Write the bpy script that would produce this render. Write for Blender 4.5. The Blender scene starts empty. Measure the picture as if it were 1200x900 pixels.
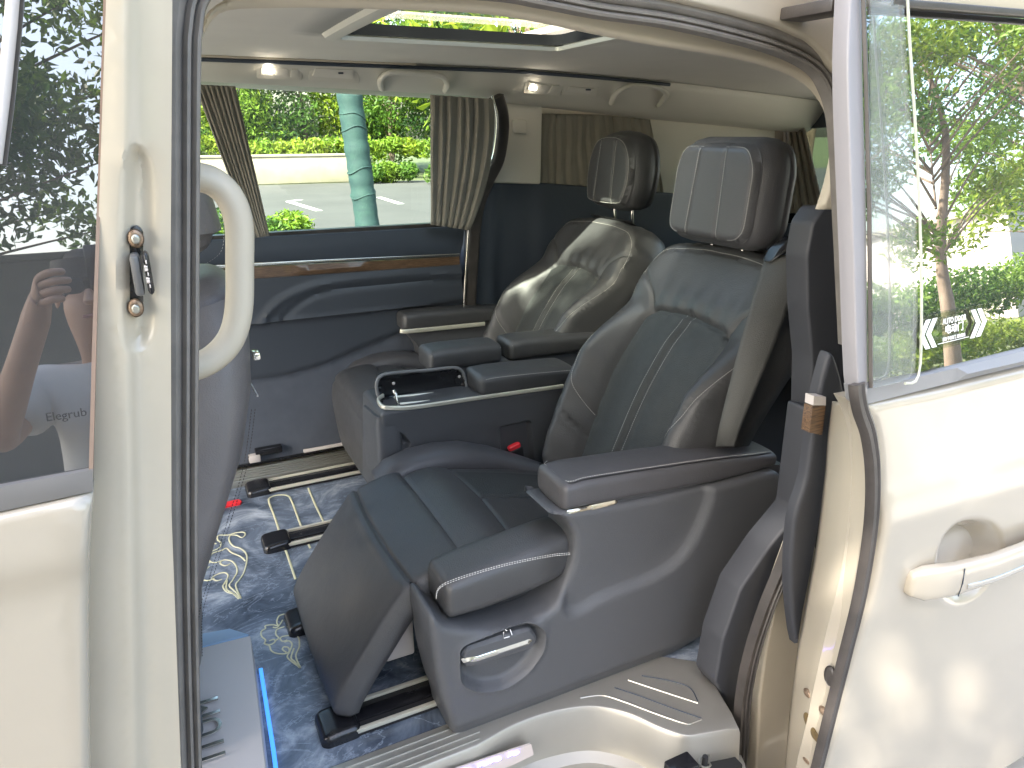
import bpy, bmesh, math, random
import numpy as np
from mathutils import Vector, Matrix
from mathutils.geometry import delaunay_2d_cdt, tessellate_polygon

random.seed(7); RNG = np.random.default_rng(7)
SC = bpy.context.scene; COL = SC.collection
# ------------------------------------------------------------------ camera
EYE = np.array([0.0, 0.0, 1.25])          # origin of the scene: floor of the van under the lens
def _axes():
    f = 836.41
    vx = np.array([1800.0, 298.0, f]); vy = np.array([-437.0, 292.0, f])
    X = vx / np.linalg.norm(vx)
    Y = vy - X * (X @ vy); Y /= np.linalg.norm(Y)
    Z = np.cross(Y, X); Z = Z if Z[1] > 0 else -Z
    return f, np.array([X, Y, Z])
FPX, ROT = _axes()
cam = bpy.data.cameras.new('camera'); camo = bpy.data.objects.new('camera', cam); COL.objects.link(camo)
cam.sensor_width = 36; cam.sensor_fit = 'HORIZONTAL'; cam.lens = FPX * 36 / 1200
cam.clip_start = 0.02; cam.clip_end = 600
M = Matrix.Identity(4)
for i in range(3):
    M[i][0] = ROT[i][0]; M[i][1] = ROT[i][1]; M[i][2] = -ROT[i][2]; M[i][3] = EYE[i]
camo.matrix_world = M
SC.camera = camo
# ------------------------------------------------------------------ light
SUN_TO = Vector((-0.60, -0.46, 0.80)).normalized()
W = bpy.data.worlds.new('World'); SC.world = W; W.use_nodes = True
nt = W.node_tree; nt.nodes.clear()
sky = nt.nodes.new('ShaderNodeTexSky'); sky.sky_type = 'NISHITA'; sky.sun_disc = False
sky.sun_elevation = math.asin(SUN_TO.z); sky.sun_rotation = math.atan2(SUN_TO.x, SUN_TO.y)
sky.dust_density = 4.0; sky.air_density = 1.3; sky.ozone_density = 1.0
bg = nt.nodes.new('ShaderNodeBackground'); bg.inputs[1].default_value = 0.15
wo = nt.nodes.new('ShaderNodeOutputWorld')
nt.links.new(sky.outputs[0], bg.inputs[0]); nt.links.new(bg.outputs[0], wo.inputs[0])
sl = bpy.data.lights.new('sun', 'SUN'); sl.energy = 4.0; sl.angle = math.radians(0.6); sl.color = (1.0, 0.93, 0.82)
so = bpy.data.objects.new('sun', sl); COL.objects.link(so)
so.rotation_euler = SUN_TO.to_track_quat('Z', 'Y').to_euler(); so.location = SUN_TO * 30
SC.view_settings.view_transform = 'Standard'; SC.view_settings.look = 'None'
SC.view_settings.exposure = 2.75; SC.view_settings.gamma = 1.0
SC.render.engine = 'CYCLES'
SC.cycles.use_denoising = True; SC.cycles.max_bounces = 10; SC.cycles.diffuse_bounces = 6
SC.cycles.glossy_bounces = 4; SC.cycles.transparent_max_bounces = 16; SC.cycles.transmission_bounces = 6
SC.cycles.sample_clamp_indirect = 8; SC.cycles.caustics_reflective = False; SC.cycles.caustics_refractive = False

# ------------------------------------------------------------------ geometry helpers
def ray(u, v):
    return ROT @ np.array([u - 600.0, 450.0 - v, FPX])
def U(u, v, X=None, Y=None, Z=None):
    """the point of the real plane X=.., Y=.. or Z=.. (metres) on which a measured point lies"""
    d = ray(u, v)
    i, val = (0, X) if X is not None else (1, Y) if Y is not None else (2, Z)
    return Vector(EYE + d * ((val - EYE[i]) / d[i]))
def US(u, v, fy):
    """the same on a curved side Y = fy(z)"""
    y = fy(0.8)
    for _ in range(12):
        p = U(u, v, Y=y); y = 0.5 * y + 0.5 * fy(p.z)
    return U(u, v, Y=y)
def XZ(pts, Y):
    out = []
    for u, v in pts:
        p = U(u, v, Y=Y); out.append((p.x, p.z))
    return out
def XYf(pts, Z=0.0):
    return [tuple(U(u, v, Z=Z))[:2] for u, v in pts]
def smooth(pts, n=8, closed=False):
    """Catmull-Rom through 2D or 3D points"""
    P = [np.array(p, float) for p in pts]; N = len(P); out = []
    segs = N if closed else N - 1
    for i in range(segs):
        g = (lambda k: P[k % N]) if closed else (lambda k: P[min(max(k, 0), N - 1)])
        a, b, c, d = g(i - 1), g(i), g(i + 1), g(i + 2)
        for k in range(n):
            t = k / n
            out.append(0.5 * (2 * b + (c - a) * t + (2 * a - 5 * b + 4 * c - d) * t * t + (3 * b - a - 3 * c + d) * t ** 3))
    if not closed: out.append(P[-1])
    return [tuple(p) for p in out]
def resample(pts, step, closed=False):
    P = [np.array(p, float) for p in pts]
    if closed: P = P + [P[0]]
    out = []
    for a, b in zip(P[:-1], P[1:]):
        L = np.linalg.norm(b - a); n = max(1, int(round(L / step)))
        for k in range(n): out.append(tuple(a + (b - a) * k / n))
    if not closed: out.append(tuple(P[-1]))
    return out
def rounded(pts, r, n=5):
    """round the corners of a closed 2D polygon"""
    P = [np.array(p, float) for p in pts]; out = []
    for i in range(len(P)):
        a, b, c = P[i - 1], P[i], P[(i + 1) % len(P)]
        la, lc = np.linalg.norm(a - b), np.linalg.norm(c - b)
        q = min(r, la * .45, lc * .45)
        s, e = b + (a - b) / la * q, b + (c - b) / lc * q
        for k in range(n + 1):
            t = k / n; out.append(tuple((1 - t) ** 2 * s + 2 * t * (1 - t) * b + t * t * e))
    return out
def sstep(a, b, x):
    t = np.clip((x - a) / (b - a), 0, 1); return t * t * (3 - 2 * t)
def pdist(P, line, closed=False):
    P = np.asarray(P, float); L = np.asarray(line, float)
    if closed: L = np.vstack([L, L[:1]])
    best = np.full(len(P), 1e9)
    for a, b in zip(L[:-1], L[1:]):
        d = b - a; t = np.clip(((P - a) @ d) / max(d @ d, 1e-12), 0, 1)
        best = np.minimum(best, np.linalg.norm(P - a - t[:, None] * d, axis=1))
    return best
def inside(P, poly):
    P = np.asarray(P, float); Q = np.asarray(poly, float); r = np.zeros(len(P), bool)
    for a, b in zip(Q, np.roll(Q, -1, 0)):
        c = (a[1] > P[:, 1]) != (b[1] > P[:, 1])
        if abs(b[1] - a[1]) < 1e-12: continue
        r ^= c & (P[:, 0] < (b[0] - a[0]) * (P[:, 1] - a[1]) / (b[1] - a[1]) + a[0])
    return r
def sdist(P, poly):
    d = pdist(P, poly, True); return np.where(inside(P, poly), -d, d)

def tag(o, label, cat, group=None, kind=None):
    if label: o['label'] = label
    if cat: o['category'] = cat
    if group: o['group'] = group
    if kind: o['kind'] = kind
    return o
def thing(name, label, cat, loc=(0, 0, 0), group=None):
    o = bpy.data.objects.new(name, None); COL.objects.link(o); o.location = loc
    o.empty_display_size = .1
    bpy.context.view_layer.update()
    return tag(o, label, cat, group)
def world(o):
    if o is None: return Matrix.Identity(4)
    return world(o.parent) @ (o.matrix_parent_inverse if o.parent else Matrix.Identity(4)) @ Matrix.Translation(o.location)
def link(name, me, parent=None):
    o = bpy.data.objects.new(name, me); COL.objects.link(o)
    if parent is not None:
        o.parent = parent
        o.matrix_parent_inverse = world(parent).inverted()
    return o
def mesh(name, V, F, m, parent=None, smooth_=True, angle=40, normals=None):
    me = bpy.data.meshes.new(name)
    me.from_pydata([tuple(map(float, v)) for v in V], [], [tuple(map(int, f)) for f in F])
    if m is not None: me.materials.append(m)
    if smooth_:
        me.polygons.foreach_set('use_smooth', [True] * len(me.polygons))
        if normals is not None: me.normals_split_custom_set_from_vertices([tuple(map(float, n)) for n in normals])
        elif angle: me.set_sharp_from_angle(angle=math.radians(angle))
    me.update()
    return link(name, me, parent)
def fixn(o):
    bm = bmesh.new(); bm.from_mesh(o.data); bmesh.ops.recalc_face_normals(bm, faces=bm.faces); bm.to_mesh(o.data); bm.free(); return o
def loft(name, loops, m, parent=None, closed=True, cap=True, angle=40, flip=False):
    n = len(loops[0]); V = [p for L in loops for p in L]; F = []
    for i in range(len(loops) - 1):
        for k in range(n if closed else n - 1):
            a, b = i * n + k, i * n + (k + 1) % n
            F.append((a, b, b + n, a + n))
    if cap and closed:
        F.append(tuple(range(n - 1, -1, -1))); F.append(tuple(range((len(loops) - 1) * n, len(loops) * n)))
    o = mesh(name, V, F, m, parent, angle=None)
    fixn(o); 
    if angle: o.data.set_sharp_from_angle(angle=math.radians(angle))
    return o
def _frames(path, up=(0, 0, 1), closed=False):
    P = [Vector(p) for p in path]; out = []; ref = Vector(up)
    for i, p in enumerate(P):
        a = P[i - 1] if (i or closed) else P[0]; b = P[(i + 1) % len(P)] if (i < len(P) - 1 or closed) else P[-1]
        t = (b - a).normalized(); s = t.cross(ref)
        if s.length < 1e-4: s = t.cross(Vector((1, .1, 0)))
        s.normalize(); n = s.cross(t).normalized(); out.append((p, s, n))
    return out
def sweep(name, path, prof, m, parent=None, up=(0, 0, 1), closed=False, scale=None, angle=40):
    fr = _frames(path, up, closed); loops = []
    for i, (p, s, n) in enumerate(fr):
        k = 1 if scale is None else scale[i]
        loops.append([p + s * (a * k) + n * (b * k) for a, b in prof])
    if closed: loops.append(loops[0])
    return loft(name, loops, m, parent, cap=not closed, angle=angle)
def circ(r, n=10, ry=None):
    return [(r * math.cos(2 * math.pi * k / n), (ry or r) * math.sin(2 * math.pi * k / n)) for k in range(n)]
def tube(name, path, r, m, parent=None, n=10, up=(0, 0, 1), closed=False, scale=None):
    return sweep(name, path, circ(r, n), m, parent, up, closed, scale, angle=60)
def rrect(w, h, r, n=4):
    out = []
    for cx, cy, a0 in ((w / 2 - r, h / 2 - r, 0), (-w / 2 + r, h / 2 - r, 90), (-w / 2 + r, -h / 2 + r, 180), (w / 2 - r, -h / 2 + r, 270)):
        for k in range(n + 1):
            a = math.radians(a0 + 90 * k / n); out.append((cx + r * math.cos(a), cy + r * math.sin(a)))
    return out
def superloft(name, stations, m, parent=None, n=40, ends=.5, endn=6, angle=50):
    """cushion along a path: stations (centre, half-vector a, half-vector b, exponent); both ends rounded"""
    S = [(Vector(c), Vector(a), Vector(b), e) for c, a, b, e in stations]; L = []
    def ring(c, a, b, e, k=1.0):
        out = []
        for i in range(n):
            t = 2 * math.pi * i / n; ca, sa = math.cos(t), math.sin(t)
            x = math.copysign(abs(ca) ** (2 / e), ca); y = math.copysign(abs(sa) ** (2 / e), sa)
            out.append(c + a * (x * k) + b * (y * k))
        return out
    for side in (0, 1):
        c, a, b, e = S[0] if side == 0 else S[-1]; c2 = S[1][0] if side == 0 else S[-2][0]
        d = (c - c2).normalized(); R = min(a.length, b.length) * ends
        caps = []
        for k in range(endn):
            t = math.pi / 2 * (k + .15) / endn
            caps.append((c - d * R + d * (R * math.cos(t)), 1 - R / min(a.length, b.length) * (1 - math.sin(t)), a, b, e))
        if side == 0:
            for cc, k, a_, b_, e_ in caps: L.append(ring(cc, a_, b_, e_, max(k, .02)))
            L.append(ring(c - d * R, a, b, e))
        else:
            L.append(ring(c - d * R, a, b, e)) if len(S) > 1 else None
            for cc, k, a_, b_, e_ in reversed(caps): L.append(ring(cc, a_, b_, e_, max(k, .02)))
        if side == 0:
            for c, a, b, e in S[1:-1]: L.append(ring(c, a, b, e))
    return loft(name, L, m, parent, angle=angle)
def relief(name, outline, step, frame, m, parent=None, h=None, wall=((0, .02),), edges=(), regions=(), angle=38, rings=(), rim=0.0):
    """solid plate over a 2D outline: frame(a, b, h) maps to space, h(P, d) lifts the face, regions split parts off along their own edges"""
    O = resample(outline, step, True); pts = [Vector(p) for p in O]; n0 = len(O)
    E = [(i, (i + 1) % n0) for i in range(n0)]
    for poly, closed in [(e, False) for e in edges] + [(r[0], True) for r in regions]:
        Q = resample(poly, step, closed); b = len(pts); pts += [Vector(q) for q in Q]
        E += [(b + i, b + i + 1) for i in range(len(Q) - 1)]
        if closed: E.append((b + len(Q) - 1, b))
    A = np.array(O); lo, hi = A.min(0), A.max(0)
    gx = np.arange(lo[0], hi[0] + step, step); gy = np.arange(lo[1], hi[1] + step, step * .87)
    G = np.array([(x + (step * .5 if j % 2 else 0), y) for j, y in enumerate(gy) for x in gx])
    G = G[inside(G, O)]; ok = pdist(G, O, True) > step * .55
    for e in edges: ok &= pdist(G, e) > step * .5
    for r in regions: ok &= pdist(G, r[0], True) > step * .5
    extra = []
    if rim:
        rings = tuple(rings) + ((O, True, [-rim * .12, -rim * .35, -rim * .65, -rim]),)
    for line, closed, offs in rings:
        Q = np.array(resample(line, step * .8, closed), float)
        T = (np.roll(Q, -1, 0) - np.roll(Q, 1, 0)) if closed else np.gradient(Q, axis=0)
        T /= np.linalg.norm(T, axis=1)[:, None] + 1e-12; Nn = np.c_[T[:, 1], -T[:, 0]]
        a2 = np.sum(Q[:, 0] * np.roll(Q[:, 1], -1) - np.roll(Q[:, 0], -1) * Q[:, 1])
        if a2 < 0: Nn = -Nn
        for of in offs:
            q = Q + Nn * of; keep = inside(q, O) & (pdist(q, O, True) > min(step * .1, max(rim, .01) * .1))
            if of: keep &= np.abs(pdist(q, line, closed) - abs(of)) < abs(of) * .25 + 1e-5
            extra.append(q[keep])
        mx_ = max(abs(o) for o in offs) + step * .5
        ok &= pdist(G, line, closed) > mx_ if closed is not None else True
    pts += [Vector(g) for g in G[ok]]
    for q in extra: pts += [Vector(g) for g in q]
    V2, _, F, ov, _, _ = delaunay_2d_cdt(pts, E, [list(range(n0))], 1, 1e-6)
    inv = {}
    for k, lst in enumerate(ov):
        for q in lst: inv[q] = k
    P = np.array([(v.x, v.y) for v in V2])
    d = pdist(P, O, True)
    H = np.zeros(len(P)) if h is None else np.asarray(h(P, d), float) * np.ones(len(P))
    if rim: H = H - (rim - np.sqrt(np.maximum(rim * rim - np.clip(rim - d, 0, rim) ** 2, 0)))
    V = [np.array(frame(a, b, c)) for (a, b), c in zip(P, H)]
    F = [tuple(f) for f in F]
    # orientation
    ar = sum(P[f[0]][0] * (P[f[1]][1] - P[f[2]][1]) + P[f[1]][0] * (P[f[2]][1] - P[f[0]][1]) + P[f[2]][0] * (P[f[0]][1] - P[f[1]][1]) for f in F[:1])
    loop = [inv[i] for i in range(n0)]
    LP = P[loop]; area = sum(LP[i][0] * LP[(i + 1) % n0][1] - LP[(i + 1) % n0][0] * LP[i][1] for i in range(n0))
    T = np.roll(LP, -1, 0) - np.roll(LP, 1, 0); T /= np.linalg.norm(T, axis=1)[:, None] + 1e-12
    N2 = np.c_[T[:, 1], -T[:, 0]] * (1 if area > 0 else -1)
    prev = loop; WF = []
    for off, dep in wall:
        b = len(V)
        for i in range(n0):
            q = LP[i] + N2[i] * off; V.append(np.array(frame(q[0], q[1], min(0.0, H[loop[i]]) * (dep < rim) - dep - rim)))
        cur = list(range(b, b + n0))
        for i in range(n0): WF.append((prev[i], prev[(i + 1) % n0], cur[(i + 1) % n0], cur[i]))
        prev = cur
    if len(wall) and wall[-1][0] is not None:
        offl = wall[-1][0]; E2 = [Vector(LP[i] + N2[i] * offl) for i in range(n0)]
        for t3 in tessellate_polygon([[Vector((e.x, e.y, 0)) for e in E2]]): WF.append(tuple(prev[k] for k in t3))
    allF = F + WF
    me = bpy.data.meshes.new(name); me.from_pydata([tuple(v) for v in V], [], allF)
    bm = bmesh.new(); bm.from_mesh(me); bmesh.ops.recalc_face_normals(bm, faces=bm.faces); bm.to_mesh(me); bm.free()
    me.polygons.foreach_set('use_smooth', [True] * len(me.polygons)); me.update()
    if not regions:
        me.materials.append(m)
        me.set_sharp_from_angle(angle=math.radians(angle)); return link(name, me, parent)
    nf = len(F)
    cen = np.array([P[list(f)].mean(0) for f in F]); owner = np.zeros(nf, int)
    for k, r in enumerate(regions): owner[inside(cen, r[0])] = k + 1
    polys = [tuple(p.vertices) for p in me.polygons]
    VN = np.array([v.normal[:] for v in me.vertices])
    # smooth face normals from the face part only, so the wall does not tip them
    FN = np.zeros((len(V), 3))
    for f in polys[:nf]:
        a, b, c = (np.array(me.vertices[i].co) for i in f[:3]); nn = np.cross(b - a, c - a)
        for i in f: FN[i] += nn
    FN /= np.linalg.norm(FN, axis=1)[:, None] + 1e-12
    res = []
    for k in range(len(regions) + 1):
        sel = [p for p, w in zip(polys[:nf], owner) if w == k] + (polys[nf:] if k == 0 else [])
        used = sorted({i for p in sel for i in p}); mp = {u: i for i, u in enumerate(used)}
        nm, mm = (name, m) if k == 0 else regions[k - 1][1:3]
        if k == 0:
            o = mesh(nm, [V[i] for i in used], [tuple(mp[i] for i in p) for p in sel], mm, parent, angle=angle)
        else:
            o = mesh(nm, [V[i] for i in used], [tuple(mp[i] for i in p) for p in sel], mm, parent, normals=[FN[i] for i in used])
        res.append(o)
    bpy.data.meshes.remove(me)
    return res
def box(name, lo, hi, m, parent=None, bev=.004, seg=2):
    bm = bmesh.new(); bmesh.ops.create_cube(bm, size=1)
    for v in bm.verts: v.co = Vector([(lo[i] + hi[i]) / 2 + v.co[i] * (hi[i] - lo[i]) for i in range(3)])
    if bev: bmesh.ops.bevel(bm, geom=bm.edges[:], offset=bev, segments=seg, affect='EDGES', profile=.5)
    me = bpy.data.meshes.new(name); bm.to_mesh(me); bm.free(); me.materials.append(m)
    me.polygons.foreach_set('use_smooth', [True] * len(me.polygons)); me.set_sharp_from_angle(angle=math.radians(40))
    return link(name, me, parent)
def dashes(name, lines, m, parent, w=.0014, L=.0042, gap=.0022, lift=None):
    """one row of stitches along each 3D line"""
    V = []; F = []
    for line, nrm in lines:
        Q = [Vector(p) for p in resample(line, .001)]
        k = int((L + gap) / .001); l = int(L / .001)
        for i in range(0, len(Q) - l, max(k, 2)):
            a, b = Q[i], Q[i + l]; t = (b - a)
            if t.length < 1e-6: continue
            n = Vector(nrm(i / len(Q)) if callable(nrm) else nrm).normalized(); s = t.cross(n).normalized() * w * .5; up = n * w * .6
            q = len(V); V += [a - s, a + s, b + s, b - s, (a + b) / 2 + up - s * .3, (a + b) / 2 + up + s * .3]
            F += [(q, q + 1, q + 5, q + 4), (q + 1, q + 2, q + 5), (q + 2, q + 3, q + 4, q + 5), (q + 3, q, q + 4)]
    o = mesh(name, V, F, m, parent, smooth_=False); o['kind'] = 'stuff'; return o
def join(name, objs, parent):
    V = []; F = []; m = objs[0].data.materials[0]
    for o in objs:
        b = len(V); V += [v.co.copy() for v in o.data.vertices]; F += [tuple(b + i for i in p.vertices) for p in o.data.polygons]
        bpy.data.objects.remove(o)
    return mesh(name, V, F, m, parent)
def text(name, body, size, frame, m, parent, depth=.0006, align='CENTER', shear=0.0, sx=1.0, bold=0.0):
    """flat print: frame(a, b, h) maps the lettering plane to space"""
    c = bpy.data.curves.new(name, 'FONT'); c.body = body; c.size = size; c.align_x = align; c.align_y = 'CENTER'; c.extrude = depth; c.shear = shear; c.offset = bold
    c.resolution_u = 3
    t = bpy.data.objects.new(name, c); COL.objects.link(t); bpy.context.view_layer.update()
    me = bpy.data.meshes.new_from_object(t.evaluated_get(bpy.context.evaluated_depsgraph_get())); bpy.data.objects.remove(t)
    for v in me.vertices: v.co = Vector(frame(v.co.x * sx, v.co.y, v.co.z + depth))
    me.materials.clear(); me.materials.append(m); me.name = name; me.update()
    return link(name, me, parent)

# ------------------------------------------------------------------ materials
def mat(name, col, rough=.5, metal=0.0, bump=0.0, bs=60, var=0.0, vs=4, spec=.5, coat=0.0, emit=None, es=1.0, col2=None, rvar=0.0, vor=False, sheen=0.0, stretch=(1, 1, 1), trans=0.0, wrinkle=0.0):
    m = bpy.data.materials.new(name); m.use_nodes = True; t = m.node_tree; N = t.nodes; Lk = t.links
    b = N['Principled BSDF']
    b.inputs['Base Color'].default_value = (*col, 1); b.inputs['Roughness'].default_value = rough; b.inputs['Metallic'].default_value = metal
    b.inputs['Specular IOR Level'].default_value = spec; b.inputs['Coat Weight'].default_value = coat; b.inputs['Coat Roughness'].default_value = .04
    b.inputs['Sheen Weight'].default_value = sheen; b.inputs['Transmission Weight'].default_value = trans
    if emit: b.inputs['Emission Color'].default_value = (*emit, 1); b.inputs['Emission Strength'].default_value = es
    tc = N.new('ShaderNodeTexCoord'); mp = N.new('ShaderNodeMapping'); mp.inputs['Scale'].default_value = stretch
    Lk.new(tc.outputs['Object'], mp.inputs[0])
    if var or rvar:
        n = N.new('ShaderNodeTexNoise'); n.inputs['Scale'].default_value = vs; n.inputs['Detail'].default_value = 6; n.inputs['Roughness'].default_value = .6
        Lk.new(mp.outputs[0], n.inputs['Vector'])
        if var:
            r = N.new('ShaderNodeValToRGB'); r.color_ramp.elements[0].position = .32; r.color_ramp.elements[1].position = .68
            c2 = col2 or tuple(c * (1 - var) for c in col); c1 = col if col2 else tuple(min(1, c * (1 + var)) for c in col)
            r.color_ramp.elements[0].color = (*c2, 1); r.color_ramp.elements[1].color = (*c1, 1)
            Lk.new(n.outputs['Fac'], r.inputs[0]); Lk.new(r.outputs[0], b.inputs['Base Color'])
        if rvar:
            q = N.new('ShaderNodeMapRange'); q.inputs['To Min'].default_value = max(.02, rough - rvar); q.inputs['To Max'].default_value = min(1, rough + rvar)
            q.inputs['From Min'].default_value = .3; q.inputs['From Max'].default_value = .7
            Lk.new(n.outputs['Fac'], q.inputs['Value']); Lk.new(q.outputs[0], b.inputs['Roughness'])
    if bump:
        if vor: x = N.new('ShaderNodeTexVoronoi'); out = x.outputs['Distance']
        else: x = N.new('ShaderNodeTexNoise'); x.inputs['Detail'].default_value = 4; out = x.outputs['Fac']
        x.inputs['Scale'].default_value = bs; Lk.new(mp.outputs[0], x.inputs['Vector'])
        bp = N.new('ShaderNodeBump'); bp.inputs['Strength'].default_value = bump; bp.inputs['Distance'].default_value = .002
        Lk.new(out, bp.inputs['Height']); Lk.new(bp.outputs[0], b.inputs['Normal'])
        if wrinkle:
            wn = N.new('ShaderNodeTexNoise'); wn.inputs['Scale'].default_value = 13; wn.inputs['Detail'].default_value = 5; wn.inputs['Distortion'].default_value = 1.2; Lk.new(mp.outputs[0], wn.inputs['Vector'])
            wb = N.new('ShaderNodeBump'); wb.inputs['Strength'].default_value = wrinkle; wb.inputs['Distance'].default_value = .006; Lk.new(wn.outputs['Fac'], wb.inputs['Height']); Lk.new(wb.outputs[0], bp.inputs['Normal'])
    return m
def glassy(name, tint, refl, rough=0.0, veil=0.0):
    """tinted or mirrored film glass: reflection over a coloured see-through sheet"""
    m = bpy.data.materials.new(name); m.use_nodes = True; t = m.node_tree; N = t.nodes; N.clear()
    g = N.new('ShaderNodeBsdfGlossy'); g.inputs['Roughness'].default_value = rough; g.inputs['Color'].default_value = (.97, .98, 1, 1)
    tr = N.new('ShaderNodeBsdfTransparent'); tr.inputs['Color'].default_value = (*tint, 1)
    fr = N.new('ShaderNodeFresnel'); fr.inputs['IOR'].default_value = 1.45
    ad = N.new('ShaderNodeMath'); ad.operation = 'ADD'; ad.use_clamp = True; ad.inputs[1].default_value = refl
    mx = N.new('ShaderNodeMixShader'); o = N.new('ShaderNodeOutputMaterial')
    ge = N.new('ShaderNodeNewGeometry'); iv = N.new('ShaderNodeMath'); iv.operation = 'SUBTRACT'; iv.inputs[0].default_value = 1.0
    mu = N.new('ShaderNodeMath'); mu.operation = 'MULTIPLY'
    t.links.new(ge.outputs['Backfacing'], iv.inputs[1]); t.links.new(fr.outputs[0], ad.inputs[0]); t.links.new(ad.outputs[0], mu.inputs[0]); t.links.new(iv.outputs[0], mu.inputs[1])
    t.links.new(mu.outputs[0], mx.inputs[0])
    t.links.new(tr.outputs[0], mx.inputs[1]); t.links.new(g.outputs[0], mx.inputs[2]); 
    if veil:  # pale haze over the pane, mixed in as a flat diffuse colour
        df = N.new('ShaderNodeBsdfDiffuse'); df.inputs[0].default_value = (.8, .8, .8, 1); m2 = N.new('ShaderNodeMixShader'); m2.inputs[0].default_value = veil
        t.links.new(mx.outputs[0], m2.inputs[1]); t.links.new(df.outputs[0], m2.inputs[2]); t.links.new(m2.outputs[0], o.inputs[0])
    else: t.links.new(mx.outputs[0], o.inputs[0])
    return m
PAINT = mat('pearl_paint', (.41, .365, .295), .22, spec=.5, coat=.8, var=.02, vs=3, bump=.03, bs=900)
JAMB = mat('jamb_paint', (.47, .415, .325), .3, coat=.4, var=.03, vs=6)
RUBBER = mat('seal_rubber', (.175, .16, .145), .55, bump=.12, bs=300, var=.15, vs=20)
BRUB = mat('black_rubber', (.055, .048, .044), .42, bump=.15, bs=260, var=.25, vs=14)
BEIGE = mat('beige_trim_plastic', (.52, .465, .37), .5, bump=.12, bs=700)
LINER = mat('headliner_cloth', (.66, .64, .58), .9, bump=.25, bs=900, var=.04, vs=3)
GREYT = mat('grey_trim_plastic', (.62, .60, .53), .55, bump=.12, bs=700)
NAVY = mat('dark_trim_plastic', (.046, .058, .078), 0.5, bump=.2, bs=500, rvar=.06, vs=9)
PANEL = mat('dark_door_vinyl', (.050, .058, .072), 0.4, bump=.2, bs=420, rvar=.06, vs=6)
PANEL2 = mat('slate_door_carpet', (.080, .092, .116), .85, bump=.5, bs=900, var=.1, vs=12)
LEATH = mat('dark_leather', (.054, .054, .056), 0.43, bump=.22, bs=420, vor=True, rvar=.07, vs=7, var=.10, spec=.55, wrinkle=.2)
LEATHG = mat('grey_leather', (.074, .072, .077), 0.43, bump=.22, bs=420, vor=True, rvar=.06, vs=7, var=.08, wrinkle=.22)
LEATHB = mat('pale_grey_leather', (.17, .155, .152), .42, bump=.22, bs=420, vor=True, rvar=.06, vs=7, var=.08, wrinkle=.22)
PERF = mat('perforated_leather', (.040, .043, .043), 0.58, bump=.5, bs=520, vor=True, var=.12, vs=40)
FASC = mat('grained_seat_plastic', (.080, .082, .088), 0.4, bump=.5, bs=650, rvar=.05, vs=5)
BLACK = mat('gloss_black_plastic', (.012, .012, .014), .22, rvar=.08, vs=12)
DEEP = mat('deep_black_frame', (.006, .006, .007), .9, spec=.1)
MATTE = mat('matte_black', (.012, .012, .013), .7)
CHROME = mat('satin_chrome', (.78, .76, .70), .18, metal=1.0)
PALEM = mat('pale_bright_metal', (.72, .69, .58), .3, metal=.45)  # bright sheen of chrome put into a paler, half metallic colour
CHAMP = mat('champagne_metal', (.46, .44, .395), 0.42, metal=.75, bump=.10, bs=600, var=.05, vs=5)
STEEL = mat('brushed_sill_metal', (.42, .41, .36), .35, metal=.8, bump=.1, bs=300)
SILV = mat('silver_grey_plastic', (.54, .50, .475), .4, bump=.12, bs=500)
RUST = mat('rusty_bolt_steel', (.28, .20, .14), .5, metal=.7, var=.5, vs=120)
WOOD = mat('striped_wood_trim', (.20, .12, .065), .3, coat=.5, var=.5, vs=30, stretch=(1, 8, 14), col2=(.05, .03, .02))
CURT = mat('taupe_curtain_cloth', (.25, .232, .19), .9, bump=.35, bs=900, sheen=.2, var=.08, vs=10)
BELTM = mat('seat_belt_webbing', (.080, .080, .076), .7, bump=.6, bs=500, stretch=(1, 1, 1))
STITCH = mat('pale_thread', (.55, .53, .50), .7)
RED = mat('red_button_plastic', (.75, .03, .04), .35)
GOLD = mat('gold_line_print', (.62, .60, .40), .45)
WHITE = mat('white_print', (.86, .86, .84), .5)
MIRROR = glassy('mirror_film_glass', (.05, .055, .05), .60, 0.0, .035)
TINT = glassy('dark_tinted_glass', (.05, .05, .055), .16, 0.0, .05)
CLEAR = glassy('clear_window_glass', (.90, .95, .90), .0)
VISOR = glassy('clear_visor_plastic', (.86, .88, .88), .06, .05, .10)
LAMP = mat('reading_lamp_lens', (1, .95, .85), .3, emit=(1, .90, .74), es=4.5)
BLUE = mat('blue_led_strip', (.05, .2, .9), .4, emit=(.06, .30, 1.0), es=.22)
DTRIM = mat('charcoal_door_plastic', (.040, .042, .050), .55, bump=.2, bs=500)
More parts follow.
